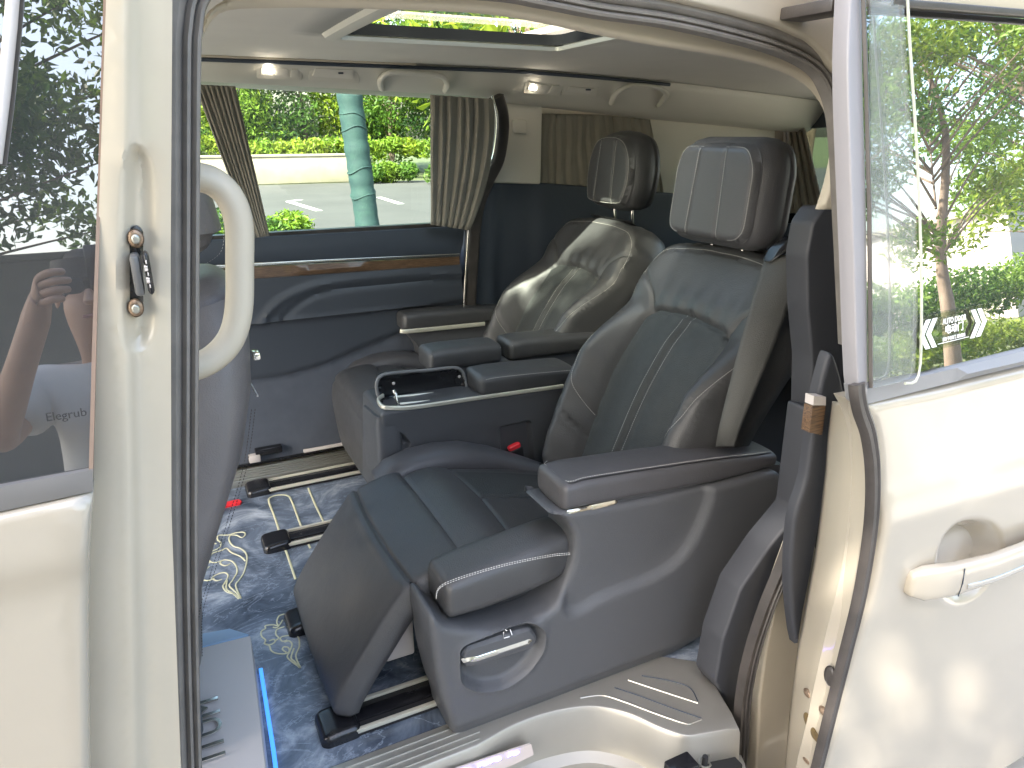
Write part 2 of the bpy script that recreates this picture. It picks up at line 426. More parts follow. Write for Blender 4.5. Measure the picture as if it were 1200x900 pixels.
# ------------------------------------------------------------------ floor mat: printed marble with gold clouds, in front of and under the seats
def marble():
    m = bpy.data.materials.new('blue_marble_print'); m.use_nodes = True; t = m.node_tree; N = t.nodes; L = t.links; b = N['Principled BSDF']
    tc = N.new('ShaderNodeTexCoord')
    n1 = N.new('ShaderNodeTexNoise'); n1.inputs['Scale'].default_value = 5; n1.inputs['Detail'].default_value = 10; n1.inputs['Roughness'].default_value = .68; n1.inputs['Distortion'].default_value = 1.2
    r1 = N.new('ShaderNodeValToRGB'); e = r1.color_ramp.elements
    e[0].position = .34; e[0].color = (.032, .044, .064, 1); e[1].position = .68; e[1].color = (.46, .50, .55, 1)
    x = e.new(.52); x.color = (.140, .172, .222, 1)
    mpg = N.new('ShaderNodeMapping'); mpg.inputs['Rotation'].default_value = (0, 0, .6); mpg.inputs['Scale'].default_value = (1, 2.2, 1)
    n2 = N.new('ShaderNodeTexNoise'); n2.inputs['Scale'].default_value = 3.2; n2.inputs['Detail'].default_value = 9; n2.inputs['Roughness'].default_value = .62; n2.inputs['Distortion'].default_value = 2.4
    ab = N.new('ShaderNodeMath'); ab.operation = 'SUBTRACT'; ab.inputs[1].default_value = .5
    a2 = N.new('ShaderNodeMath'); a2.operation = 'ABSOLUTE'
    mr = N.new('ShaderNodeMapRange'); mr.inputs['From Min'].default_value = 0; mr.inputs['From Max'].default_value = .014; mr.inputs['To Min'].default_value = .55; mr.inputs['To Max'].default_value = 0
    mx = N.new('ShaderNodeMix'); mx.data_type = 'RGBA'; mx.inputs['B'].default_value = (.40, .46, .54, 1)
    L.new(tc.outputs['Object'], n1.inputs[0]); L.new(n1.outputs['Fac'], r1.inputs[0]); L.new(tc.outputs['Object'], mpg.inputs[0]); L.new(mpg.outputs[0], n2.inputs[0])
    L.new(n2.outputs['Fac'], ab.inputs[0]); L.new(ab.outputs[0], a2.inputs[0]); L.new(a2.outputs[0], mr.inputs['Value'])
    L.new(mr.outputs[0], mx.inputs['Factor']); L.new(r1.outputs[0], mx.inputs['A']); L.new(mx.outputs['Result'], b.inputs['Base Color'])
    b.inputs['Roughness'].default_value = .33
    return m
MARB = marble()
fm = thing('floor_mat', 'glossy navy marble floor mat printed with gold swirling clouds', 'floor mat', (.3, 1.9, 0))
mo = [(-.75, 1.192), (.94, 1.192), (1.05, 1.10), (1.45, 1.10), (1.45, 2.625), (-.75, 2.625)]
relief('mat_sheet', mo, .12, lambda a, b, h: (a, b, .004 + h), MARB, fm, None, wall=((0, .0035),))
def zoomA(p): return (200 + p[0] / 4, 520 + p[1] / 4)
def zoomB(p): return (200 + p[0] / 4.5, 700 + p[1] / 4.5)
def motif(curves, zf, w, name):
    parts = []
    for c in curves:
        P = [U(*zf(p), Z=.005) for p in c]; S = smooth([tuple(p) for p in P], 5)
        parts.append(sweep(name, S, [(-w, 0), (w, 0), (w * .6, .0014), (-w * .6, .0014)], GOLD, fm))
    return join(name, parts, fm)
CL1 = [[(330, 725), (305, 665), (320, 640), (345, 600), (358, 540), (350, 510), (325, 490), (295, 480), (275, 455), (280, 430), (310, 430), (335, 440), (350, 425), (340, 415), (310, 417), (290, 422), (270, 428), (225, 430), (220, 450), (235, 465), (225, 490), (180, 510), (175, 530)],
       [(330, 725), (300, 705), (265, 695), (245, 670), (255, 650), (270, 620), (255, 605), (225, 610), (195, 628), (215, 642), (240, 636)],
       [(325, 715), (300, 690), (275, 665), (290, 640), (312, 600), (305, 570), (285, 550), (250, 545), (232, 560), (255, 572), (280, 563)],
       [(240, 548), (205, 558), (180, 545), (195, 515), (240, 500), (262, 490), (285, 510), (330, 530), (350, 550)],
       [(185, 558), (150, 560), (135, 578), (160, 590), (182, 575)], [(132, 628), (170, 642), (205, 632)], [(320, 728), (290, 700), (262, 680), (265, 640)],
       [(155, 495), (185, 465), (215, 470)], [(160, 480), (150, 530), (182, 545)]]
CL2 = [[(685, 372), (660, 310), (678, 260), (675, 215), (650, 200), (600, 205), (578, 215), (590, 232), (615, 225)], [(685, 372), (640, 340), (615, 315), (625, 290), (640, 250), (625, 230), (600, 237)],
       [(610, 290), (590, 275), (597, 262), (620, 265), (625, 285), (600, 298), (555, 295), (530, 280), (520, 255), (495, 245), (500, 225), (480, 205), (478, 180), (500, 165), (500, 150), (540, 145), (565, 150), (560, 130), (570, 100), (600, 88)],
       [(495, 245), (525, 250), (550, 235), (545, 222), (520, 230)], [(540, 158), (560, 160), (575, 145), (590, 120)], [(550, 230), (570, 215), (555, 195), (560, 170), (600, 155)], [(680, 372), (655, 340), (635, 318), (650, 270)]]
CL3 = [[(405, 590), (420, 580), (440, 590), (430, 605), (413, 602)], [(410, 620), (435, 630), (447, 655), (435, 690), (425, 680)], [(405, 612), (425, 640), (432, 668)]]
for c, z, w in ((CL1, zoomA, .0025), (CL2, zoomB, .0021), (CL3, zoomB, .0018)): motif(c, z, w, 'cloud_motif')
motif([[(512, 420), (490, 350), (460, 268), (475, 248), (510, 240), (548, 244), (567, 268), (612, 388)], [(645, 208), (680, 290), (718, 368)], [(540, 500), (562, 565), (586, 636)], [(646, 472), (655, 490)]], zoomA, .0036, 'line_motif')
r = [U(*zoomA(p), Z=.008) for p in ((205, 300), (200, 285), (320, 262), (334, 272), (325, 284), (215, 305))]
relief('red_tag', [(p.x, p.y) for p in r], .02, lambda a, b, h: (a, b, .010 + h), RED, fm, None, wall=((0, .005),))
box('van_floor', (-1.3, 1.14, -.06), (3.0, 2.72, -.002), MATTE, None, 0)['kind'] = 'structure'
# ------------------------------------------------------------------ seat rails
RL = [('black seat rail nearest the far door, with a capped end', 2.54), ('black seat rail second from the far door, beside the white lines', 2.13), ('black seat rail whose cap touches the small gold cloud', 1.69), ('black seat rail nearest the door sill, under the leg rest', 1.29)]
for lab, yc in RL:
    t = thing('seat_rail', lab, 'seat rail', (.2, yc, 0), 'seat rails on the floor mat')
    box('rail_channel', (.225, yc - .046, .004), (1.45, yc + .046, .016), MATTE, t, .003)
    for s in (-1, 1):
        box('chrome_edge', (.232, yc + s * .042 - .005, .013), (1.45, yc + s * .042 + .005, .023), PALEM, t, .001)
    box('rail_bar', (.24, yc - .018, .014), (1.45, yc + .018, .022), BLACK, t, .003)
    P = rounded([(.158, yc - .040), (.158, yc + .040), (.170, yc + .050), (.245, yc + .048), (.245, yc - .048), (.170, yc - .050)], .018)
    relief('rail_cap', P, .010, lambda a, b, h: (a, b, .032 + h - .10 * max(0, .20 - a)), BLACK, t, None, rim=.014, wall=((.001, .004), (.002, .022)))
# ------------------------------------------------------------------ low grey box by the front seat with chrome letters and a blue light strip
bx = thing('front_seat_box', 'low grey box with raised chrome letters and a blue light strip along its edge', 'floor box', (-.1, 1.3, 0))
relief('box_lid', [(-.40, .99), (.027, .99), (.061, 1.575), (-.40, 1.60)], .05, lambda a, b, h: (a, b, .10 + h), SILV, bx, lambda P, d: -.004 * (1 - sstep(0, .01, d)), wall=((.001, .006), (.004, .092)))
relief('end_flap', [(-.40, 1.605), (.058, 1.580), (.02, 1.655), (-.04, 1.672), (-.40, 1.672)], .05, lambda a, b, h: (a, b, .098 - .3 * (b - 1.58) + h), mat('ice_blue_plastic', (.35, .52, .72), .3), bx, None, wall=((0, .02), (0, .06)))
sweep('light_strip', [(.046, 1.02, .012), (.062, 1.28, .012), (.073, 1.55, .012)], rrect(.009, .004, .001), BLUE, bx)
text('chrome_letters', 'ITUM', .085, lambda a, b, h: (-.052 - b * .95 + 0, 1.33 + (a - .06) * -1.0 if False else 1.30 + a * .9, .1045 + h), CHROME, bx, depth=.002)
# ------------------------------------------------------------------ the van: sill, pillars, lining, roof
van = thing('minivan', 'pearl white minivan with its side door slid open', 'minivan', (.5, 1.0, 0))
# tread plate of the door sill
to = [(-.75, 1.098), (.183, 1.100), (.40, 1.101)] + smooth([(.458, 1.101), (.55, 1.116), (.64, 1.113), (.732, 1.088), (.797, 1.035), (.838, .968), (.872, .925), (.90, .913)], 5) + [(.995, .889), (1.012, .93), (1.06, 1.09), (.94, 1.188), (-.75, 1.188)]
relief('tread_plate', to, .022, lambda a, b, h: (a, b, .010 + h), CHAMP, van, None, rim=.0045, wall=((.003, .008), (.007, .06), (.010, .115), (.035, .125), (.040, .30)), angle=30)
tr = [p for p in []]
def ridge(px, m, w=.0022, z=.011):
    S = smooth([tuple(U(u, v, Z=z)) for u, v in px], 6); return sweep('tread_ridge', S, [(-w, 0), (w, 0), (w * .4, .0022), (-w * .4, .0022)], m, van)
ridge([(736, 797), (775, 810), (818, 824)], CHAMP); ridge([(680, 818), (705, 815), (730, 822), (770, 837), (803, 848), (812, 847), (822, 843)], CHAMP)
ridge([(752, 792), (785, 798), (808, 806), (818, 822)], NAVY, .0012); ridge([(720, 806), (750, 816), (785, 829), (822, 842)], NAVY, .0012)
for yy in (1.117, 1.134, 1.152, 1.170): box('tread_ridge', (-.75, yy - .002, .009), (.46 + (yy - 1.1) * .5, yy + .002, .0125), CHAMP, van, .001)
# lit name plate let into the riser of the sill
sp = thing('sill_sign', 'small lit name plate in the champagne door sill riser', 'sign', (.5, 1.09, -.05))
so_ = rounded(XZ([(520, 905), (600, 878), (622, 871), (625, 884), (600, 896), (520, 926)], 1.088), .004)
relief('sign_plate', so_, .01, lambda a, b, h: (a, 1.086 - h, b), mat('sign_panel', (.55, .48, .45), .3), sp, None, wall=((0, .004),))
q0 = U(530, 908, Y=1.082); q1 = U(612, 880, Y=1.082); ex = (q1 - q0).normalized()
text('sign_letters', '~ ~~ ~', .05, lambda a, b, h: tuple((q0 + q1) / 2 + ex * a + Vector((0, 0, b))), mat('violet_sign_light', (.3, .25, .8), .4, emit=(.42, .34, .95), es=1.2), sp, depth=.0008, shear=.25)
# spring hinge in the step recess
box('recess_shade_block', (.80, .86, -.22), (.99, .905, -.065), MATTE, van, .004)  # solid black block; its colour stands in for shade inside the recess
cx = U(826, 893, Y=.84); coil = [cx + Vector((.014 * math.cos(k * .7), .010 * math.sin(k * .7), -.0022 * k + .01)) for k in range(70)]
tube('hinge_spring', coil, .0022, STEEL, van, 6)
tube('hinge_pin', [cx + Vector((0, 0, .015)), cx + Vector((0, 0, -.15))], .006, MATTE, van, 8)
q = U(795, 893, Y=.85); box('step_bracket', (q.x - .03, .82, q.z - .10), (q.x + .03, .86, q.z + .008), BLACK, van, .004)
# B-pillar
PY_ = .905
po = XZ([(127, -70), (125, 0), (118, 200), (112, 400), (107, 560), (104, 700), (105, 900), (107, 1010), (225, 1010), (212, 900), (201, 600), (200, 300), (202, 0), (203, -70)], PY_)
strip = XZ([(100, -70), (156, -70), (156, 150), (155, 300), (156, 420), (160, 600), (165, 900), (168, 1010), (80, 1010), (80, -70)], PY_)
pocket = smooth(XZ([(160, 172), (176, 192), (181, 240), (182, 330), (179, 385), (168, 404), (152, 404), (144, 380), (142, 300), (146, 200)], PY_), 4, True)
def ph(P, d):
    h = .014 * (1 - sstep(-.009, .009, sdist(P, strip))) - .012 * (1 - sstep(-.010, .005, sdist(P, pocket))); return h + .006 * sstep(.0, .03, d)
relief('door_pillar', po, .011, lambda a, b, h: (a, PY_ - h, b), JAMB, van, ph, wall=((.0, .03), (.0, .08)), rings=((strip, True, [-.009, -.0045, 0.0, .0045, .009]), (pocket, True, [-.010, -.005, 0.0, .005])))
# door catch on the pillar
cp = rounded(XZ([(150, 268), (160, 263), (168, 270), (168, 366), (160, 373), (150, 366)], PY_ - .002), .006)
ct = relief('door_catch', cp, .006, lambda a, b, h: (a, PY_ - .004 - h, b), BLACK, van, lambda P, d: np.minimum(d, .002), wall=((0, .012),))
a = U(151, 296, Y=.895); b = U(173, 342, Y=.895)
box('catch_block', (a.x, .868, b.z), (b.x - .002, .905, a.z), mat('grey_catch_plastic', (.10, .10, .10), .4), ct, .004)
a = U(166, 295, Y=.87); b = U(182, 344, Y=.87)
box('catch_loop', (a.x, .862, b.z), (b.x, .884, a.z), BLACK, ct, .004)
a = U(170, 303, Y=.86); b = U(177, 338, Y=.86)
for k in range(5): 
    z = b.z + (a.z - b.z) * (k + .1) / 5; box('catch_tooth', (a.x, .858, z), (b.x - (k % 2) * .002, .863, z + (a.z - b.z) * .12), SILV, ct, .001)
for v in (279, 360):
    p = U(159, v, Y=.897); superloft('bolt', [(p, (.0085, 0, 0), (0, 0, .0105), 2), (p + Vector((0, -.006, 0)), (.0085, 0, 0), (0, 0, .0105), 2)], RUST, ct, 16)
    superloft('bolt', [(p + Vector((0, -.006, 0)), (.0045, 0, 0), (0, 0, .0055), 2), (p + Vector((0, -.012, 0)), (.0045, 0, 0), (0, 0, .0055), 2)], STEEL, ct, 12)
# weather seal round the opening
SPX = [(226, 1040), (219, 900), (214, 740), (212, 600), (212, 450), (212, 100), (214, 30), (222, -8), (245, -30), (300, -36), (560, -22), (640, -10), (700, 2), (780, 14), (850, 30), (912, 48), (952, 68), (972, 94), (984, 140), (990, 250), (996, 400)]
SP3 = [tuple(U(u, v, Y=.955)) for u, v in smooth(SPX, 6)]
prof = [(-.020, -.012), (-.0195, .006), (-.016, .011), (-.006, .0125), (-.001, .009), (.001, .004), (.003, .008), (.006, .013), (.0095, .012), (.011, .006), (.013, .010), (.016, .014), (.0195, .012), (.021, 0), (.020, -.012)]
sweep('door_seal', SP3, prof, RUBBER, van, up=(0, -1, 0), angle=35)
# cream trim round the inside of the opening, and its assist handle
TY = 1.0
tout = [(228, 110), (233, 60), (240, 20), (262, 0), (300, -12), (560, -8), (640, 3), (700, 15), (780, 28), (850, 43), (915, 60), (955, 79), (976, 108), (986, 150), (991, 246)]
tin = [(964, 246), (974, 215), (981, 180), (980, 155), (974, 128), (958, 104), (935, 88), (895, 74), (850, 64), (780, 53), (700, 38), (640, 25), (560, 13), (400, 7), (320, 7), (268, 10), (246, 27), (233, 64), (231, 110)]
relief('opening_trim', XZ(smooth(tout, 3) + smooth(tin, 3), TY), .012, lambda a, b, h: (a, TY - h, b), BEIGE, van, None, rim=.008, wall=((0, .010),), angle=50)
hp = smooth([tuple(U(u, v, Y=1.03)) for u, v in [(205, 205), (228, 207), (250, 213), (269, 231), (280, 262), (281, 310), (280, 362), (271, 396), (251, 419), (226, 431), (205, 434)]], 6)
sweep('assist_handle', hp, [(a, b_) for a, b_ in circ(.0185, 16, .022)], BEIGE, van, up=(0, -1, 0), angle=70)
# lining above: headliner with the sunroof cut through it
def zedge(x): return 1.467 - .04 * max(0.0, x - 1.2) ** 1.5
def zbot(x): return float(np.interp(x, [-1.3, .19, .71, 1.17, 1.70, 2.0, 3.0], [1.41, 1.404, 1.389, 1.375, 1.338, 1.314, 1.25]))
def lining():
    xs = sorted(set(np.round(np.r_[np.linspace(-1.3, .50, 16), np.linspace(.50, 1.22, 14), np.linspace(1.22, 3.0, 22)], 4)))
    ys = sorted(set(np.round(np.r_[np.linspace(1.0, 1.40, 12), np.linspace(1.40, 2.13, 14), np.linspace(2.13, 2.60, 14)], 4)))
    V = []; F = []
    for x in xs:
        for y in ys:
            t = (y - 1.0) / 1.6; e = min(t, 1 - t) * 1.6
            V.append((x, y, zedge(x) + .012 + .012 * float(sstep(0, .16, e)) + .012 * math.sin(math.pi * t)))
    n = len(ys)
    for i in range(len(xs) - 1):
        for j in range(n - 1):
            cx_, cy_ = (xs[i] + xs[i + 1]) / 2, (ys[j] + ys[j + 1]) / 2
            if .50 < cx_ < 1.22 and 1.40 < cy_ < 2.13: continue
            F.append((i * n + j, i * n + j + 1, (i + 1) * n + j + 1, (i + 1) * n + j))
    o = mesh('headliner', V, F, LINER, van); md = o.modifiers.new('solid', 'SOLIDIFY'); md.thickness = .012; md.offset = -1; return o
lining()
def zl(x, y):
    t = (y - 1.0) / 1.6; e = min(t, 1 - t) * 1.6; return zedge(x) + .012 + .012 * float(sstep(0, .16, e)) + .012 * math.sin(math.pi * t)
sr = thing('sunroof', 'dark framed glass sunroof showing green leaves above', 'sunroof', (.88, 1.83, 1.53))
rim = rounded([(.50, 1.40), (1.22, 1.40), (1.22, 2.13), (.50, 2.13)], .05, 6)
sweep('roof_lip', [(x, y, zl(x, y) - .004) for x, y in resample(rim, .03, True)], [(-.028, .004), (-.020, -.006), (0, -.010), (.020, -.006), (.028, .004)], GREYT, sr, closed=True)
sweep('chrome_edge', [((x - .86) * .965 + .86, (y - 1.765) * .965 + 1.765, zl(x, y) + .010) for x, y in resample(rim, .03, True)], rrect(.006, .006, .002), STEEL, sr, closed=True)
inn = [((x - .86) * .94 + .86, (y - 1.765) * .94 + 1.765) for x, y in resample(rim, .03, True)]
loft('sunroof_frame', [[(x, y, zl(x, y) + .004) for x, y in inn], [(x, y, zl(x, y) + .034) for x, y in inn], [((x - .86) * 1.2 + .86, (y - 1.765) * 1.2 + 1.765, zl(x, y) + .036) for x, y in inn]], DEEP, sr, cap=False)
relief('sunroof_glass', [((x - .86) * 1.15 + .86, (y - 1.765) * 1.15 + 1.765) for x, y in inn[::2]], .2, lambda a, b, h: (a, b, 1.565 + h), CLEAR, sr, None, wall=((0, .006),))
for (x0, x1, y0, y1) in ((-1.4, .44, .98, 2.66), (1.32, 3.05, .98, 2.66), (.44, 1.32, .98, 1.40)):
    box('roof_panel', (x0, y0, 1.58), (x1, y1, 1.60), PAINT, van, .0)
box('roof_panel', (.44, 2.27, 1.520), (1.32, 2.66, 1.530), PAINT, van, .0)
box('roof_edge', (-1.4, .955, 1.458), (3.05, 1.03, 1.60), PAINT, van, .015)
# far side: band of trim between headliner and windows, with lamps, vents and handles
def tri(x): return zedge(x)
rows = []
for x in np.linspace(-1.3, 2.95, 40):
    ze, D = zedge(x), zedge(x) - zbot(x)
    rows.append([(x, 2.583, ze + .012), (x, 2.583, ze), (x, 2.592, ze - .15 * D), (x, 2.605, ze - .32 * D), (x, 2.62, ze - .5 * D), (x, 2.66, ze - .85 * D), (x, 2.70, ze - D), (x, 2.75, ze - D - .002), (x, 2.76, ze + .02), (x, 2.66, ze + .03)])
loft('roof_rail_trim', rows, GREYT, van, cap=True, angle=60)
tube('trim_gap', [(x, 2.578, zedge(x) + .002) for x in np.linspace(-1.3, 2.0, 40)], .0065, NAVY, van, 8)
tube('chrome_edge', [(x, 2.572, zedge(x) + .0115) for x in np.linspace(-1.3, .9, 24)], .0042, BEIGE, van, 8)
def TRM(u, v, lift=0.0):
    """point on the far roof trim band"""
    y = 2.63
    for _ in range(8):
        p = U(u, v, Y=y); y = float(np.interp((zedge(p.x) - p.z) / (zedge(p.x) - zbot(p.x)), [0, .15, .32, .5, .85, 1], [2.583, 2.592, 2.605, 2.62, 2.66, 2.70]))
    p = U(u, v, Y=y - lift); return p
def plate(name, px, m, parent, lift, th=.006, rr=.006):
    P = [TRM(u, v, lift) for u, v in px]; A = np.array([tuple(p) for p in P]); c = A.mean(0)
    e1 = (P[1] - P[0]).normalized(); n = Vector((0, -.86, -.5)); n = (n - e1 * n.dot(e1)).normalized(); e2 = e1.cross(n)
    Q = [((p - Vector(c)).dot(e1), (p - Vector(c)).dot(e2)) for p in P]
    return relief(name, rounded(Q, rr), .012, lambda a, b, h: tuple(Vector(c) + e1 * a + e2 * b + n * h), m, parent, lambda P_, d: np.minimum(d, .003) * .7, wall=((0, th),))
def lamp_unit(px, dot):
    f = plate('reading_light', px, GREYT, van, .004)
    (x0, y0), (x1, y1), (x2, y2), (x3, y3) = px
    ins = [(x0 + 5, y0 + 3), (x1 - 16, y1 + 3), (x2 - 16, y2 - 3), (x3 + 5, y3 - 3)]
    plate('lens_cover', ins, LINER, f, .009, .004, .003)
    plate('switch', [(x1 - 12, y1 + 3), (x1 - 4, y1 + 3), (x2 - 5, y2 - 3), (x2 - 13, y2 - 3)], GREYT, f, .010, .004, .002)
    p = TRM(*dot, .014); superloft('bulb', [(p, (.012, 0, 0), (0, .004, .010), 2), (p + Vector((0, -.003, -.002)), (.011, 0, 0), (0, .004, .009), 2)], LAMP, f, 16)
lamp_unit([(302, 76), (354, 79), (353, 93), (300, 90)], (315, 81))
lamp_unit([(616, 94), (660, 98), (655, 112), (613, 108)], (625, 102))
def vent(px):
    f = plate('air_vent', px, GREYT, van, .004)
    (x0, y0), (x1, y1), (x2, y2), (x3, y3) = px
    plate('vent_flap', [(x0 + 6, y0 + 4), (x1 - 6, y1 + 3), (x2 - 7, y2 - 4), (x3 + 5, y3 - 4)], LINER, f, .009, .004, .003)
    plate('vent_tab', [((x0 + x1) / 2 + 4, (y0 + y3) / 2), ((x0 + x1) / 2 + 10, (y0 + y3) / 2), ((x0 + x1) / 2 + 10, (y0 + y3) / 2 + 1.6), ((x0 + x1) / 2 + 4, (y0 + y3) / 2 + 1.6)], NAVY, f, .012, .002, .001)
vent([(364, 77), (421, 80), (420, 96), (361, 93)]); vent([(662, 98), (703, 101), (698, 114), (658, 111)])
def grip(px):
    P = [TRM(u, v, l) for u, v, l in px]; S = smooth([tuple(p) for p in P], 6)
    sweep('grab_handle', S, circ(.0095, 10, .013), GREYT, van, up=(0, -1, 0), angle=70)
grip([(447, 104, .0), (446, 93, .025), (458, 85, .04), (490, 86, .042), (516, 89, .04), (524, 98, .025), (521, 106, .0)])
grip([(716, 121, .0), (722, 110, .025), (737, 101, .04), (758, 101, .042), (774, 104, .04), (781, 111, .025), (771, 124, .0)])
# far C-pillar and quarter trim, lower dark lining
def side(name, px, Y, m, th=.03, h=None, step=.03, rnd=.01):
    return relief(name, rounded(XZ(px, Y), rnd), step, lambda a, b, hh: (a, Y - hh, b), m, van, h, rim=.007, wall=((0, th),), angle=50)
side('far_pillar_trim', [(572, 112), (600, 112), (636, 122), (634, 216), (552, 214), (574, 192), (584, 158)], 2.71, GREYT, .06)
side('pillar_badge', [(601, 139), (618, 140), (618, 157), (602, 156)], 2.700, GREYT, .012, step=.012, rnd=.012)
side('quarter_trim', [(632, 118), (910, 128), (905, 238), (632, 224)], 2.775, GREYT, .02)
side('lower_quarter_trim', [(548, 213), (572, 213), (634, 214), (905, 236), (905, 560), (545, 560), (541, 350), (546, 262)], 2.735, NAVY, .05, h=lambda P, d: .018 * np.exp(-((P[:, 0] - 1.24 - .10 * np.maximum(0, P[:, 1] - .75)) / .035) ** 2) + .012 * sstep(1.42, 1.50, P[:, 0]), step=.022)
# rear: D-pillar, tailgate
box('rear_wall', (2.98, 1.0, -.05), (3.03, 2.8, .86), NAVY, van, 0)
box('near_side_wall', (1.40, 1.0, -.02), (3.0, 1.045, 1.38), NAVY, van, .004)
box('far_side_wall', (-1.4, 2.79, -.3), (3.0, 2.83, .80), PAINT, van, .004)
box('far_side_wall', (1.30, 2.79, .80), (3.0, 2.83, 1.50), PAINT, van, .004)
tg = thing('tailgate', 'dark tailgate window frame with a small gas strut bracket', 'tailgate', (2.9, 1.9, .9))
tx = 2.93
def TGp(px): return [(U(u, v, X=tx).y, U(u, v, X=tx).z) for u, v in px]
relief('header_panel', TGp([(898, 128), (905, 131), (985, 120), (1010, 118), (1010, 146), (985, 148), (930, 152), (907, 156), (898, 175), (893, 260), (880, 300), (870, 140)]), .05, lambda a, b, h: (tx - h, a, b), NAVY, tg, None, wall=((0, .03),))
relief('tail_lining', TGp([(860, 95), (1010, 92), (1010, 119), (985, 121), (905, 132), (896, 128), (850, 140)]), .05, lambda a, b, h: (tx - .02 - h, a, b), LINER, tg, None, wall=((0, .03),))
relief('tail_glass', TGp([(893, 140), (1010, 130), (1010, 330), (893, 330)]), .2, lambda a, b, h: (tx + .02 - h, a, b), glassy('tail_glass_tint', (.42, .46, .42), .0), tg, None, wall=((0, .005),))
relief('lower_panel', TGp([(880, 262), (1010, 262), (1010, 420), (880, 420)]), .1, lambda a, b, h: (tx - h, a, b), NAVY, tg, None, wall=((0, .03),))
p = U(906, 136, X=2.90); box('strut_bracket', (p.x - .02, p.y - .02, p.z - .02), (p.x + .02, p.y + .02, p.z + .02), SILV, tg, .006)
tube('gas_strut', [p, U(898, 160, X=2.91)], .012, MATTE, tg, 8)
# C-pillar beside the open door
side('pillar_lower_trim', [(1012, 243), (966, 243), (953, 262), (946, 300), (947, 360), (952, 420), (950, 480), (940, 560), (930, 620), (900, 680), (900, 740), (960, 740), (1012, 560), (1016, 300)], 1.04, DTRIM, .05, step=.02)
side('sill_end_trim', [(952, 480), (936, 600), (902, 641), (868, 691), (847, 750), (838, 800), (848, 815), (864, 858), (860, 905), (850, 985), (872, 985), (884, 900), (892, 820), (900, 745), (918, 700), (940, 640), (966, 560), (972, 485)], .985, DTRIM, .06, step=.012)
sweep('door_seal', [tuple(U(u, v, Y=.928)) for u, v in smooth([(958, 545), (942, 600), (922, 658), (900, 712), (883, 765), (873, 815), (869, 870), (864, 930), (860, 1010)], 5)], [(-.018, -.012), (-.017, .006), (-.010, .010), (-.006, .004), (-.003, .010), (.003, .012), (.006, .005), (.009, .010), (.015, .009), (.018, -.012)], BRUB, van, up=(0, -1, 0), angle=35)
side('rear_jamb', [(945, 610), (930, 650), (910, 705), (898, 760), (890, 820), (888, 870), (880, 1010), (960, 1010), (955, 760), (960, 650)], .935, JAMB, .03, step=.02)
side('roof_rail', [(540, -80), (1000, -80), (1000, 60), (985, 88), (968, 64), (950, 47), (912, 30), (850, 13), (780, -3), (700, -14), (640, -25), (545, -38)], .93, PAINT, .05, step=.03)
q = U(975, 6, Y=.85); box('door_roller', (q.x - .022, .83, q.z - .012), (q.x + .03, .93, q.z + .006), BRUB, van, .003)
# quarter panel of the body behind the slid door
relief('quarter_panel', [(1.26, -.36), (3.0, -.36), (3.0, 1.5), (1.36, 1.5), (1.34, 1.0), (1.30, .4)], .15, lambda a, b, h: (a, .90 + max(0, b - .86) * .14 - h, b), PAINT, van, None, wall=((0, .03),))
box('under_sill', (-1.3, 1.16, -.40), (1.1, 1.24, -.07), MATTE, van, .01)
# far sill plate with the runner of the far door
t = thing('sill_plate', 'ribbed brushed metal sill plate along the far door', 'sill plate', (.2, 2.65, 0))
box('plate_base', (-.75, 2.60, .0), (1.05, 2.705, .030), STEEL, t, .004)
for yy in (2.618, 2.640, 2.662, 2.684): box('rib', (-.75, yy - .004, .029), (1.05, yy + .004, .0335), STEEL, t, .0015)
box('runner', (-.75, 2.712, .03), (1.05, 2.735, .045), BLACK, t, .003)
q = U(305, 528, Y=2.70); box('runner_bracket', (q.x - .02, 2.68, q.z - .015), (q.x + .08, 2.71, q.z + .012), BLACK, t, .004)
q = U(295, 536, Y=2.70); box('runner_clip', (q.x - .012, 2.675, q.z - .015), (q.x + .03, 2.705, q.z + .015), SILV, t, .004)
box('runner_cover', (.40, 2.690, .052), (.70, 2.705, .064), SILV, t, .003)

# ------------------------------------------------------------------ far sliding door (shut)
fd = thing('sliding_door', 'shut far sliding door with a wood trim strip under its window', 'car door', (.2, 2.75, 0))
def FDY(z): return 2.70 - .16 * max(0, z - .85)
def zline(px): 
    P = [U(u, v, Y=2.70) for u, v in px]; return [(p.x, p.z) for p in P]
wb = zline([(200, 285), (300, 281), (400, 273), (545, 264)])
xr = 1.098
up = [(-.9, .905), (.347, .904), (1.118, .900), (1.11, .83), (xr, .79), (.306, .815), (-.9, .83)]
relief('upper_panel', up, .03, lambda a, b, h: (a, 2.695 - h, b), NAVY, fd, lambda P, d: .0 - .006 * (1 - sstep(0, .012, d)), wall=((0, .05),))
chl = smooth([(-.9, 2.690, .836), (.306, 2.690, .812), (.75, 2.690, .800), (xr - .01, 2.690, .789)], 8)
sweep('chrome_strip', chl, rrect(.012, .014, .004), CHROME, fd)
wd = [(-.9, .828), (.306, .804), (xr - .01, .782), (xr - .01, .750), (.306, .762), (-.9, .775)]
relief('wood_strip', wd, .03, lambda a, b, h: (a, 2.688 - h, b), WOOD, fd, lambda P, d: np.minimum(d, .012) * .6, wall=((0, .03),))
mid = [(-.9, .775), (.306, .762), (xr - .01, .750), (xr, .60), (xr, .04), (-.9, .04)]
ledge = zline([(160, 400), (300, 379), (400, 369), (470, 360), (541, 351)]); arc1 = smooth(zline([(305, 378), (318, 360), (340, 345), (372, 333), (420, 326), (480, 321), (545, 319)]), 6); arc2 = smooth(zline([(330, 374), (345, 358), (372, 343), (420, 335), (480, 330), (545, 327)]), 6)
low = smooth(zline([(150, 480), (285, 448), (330, 441), (380, 427), (430, 406), (470, 390)]), 5)
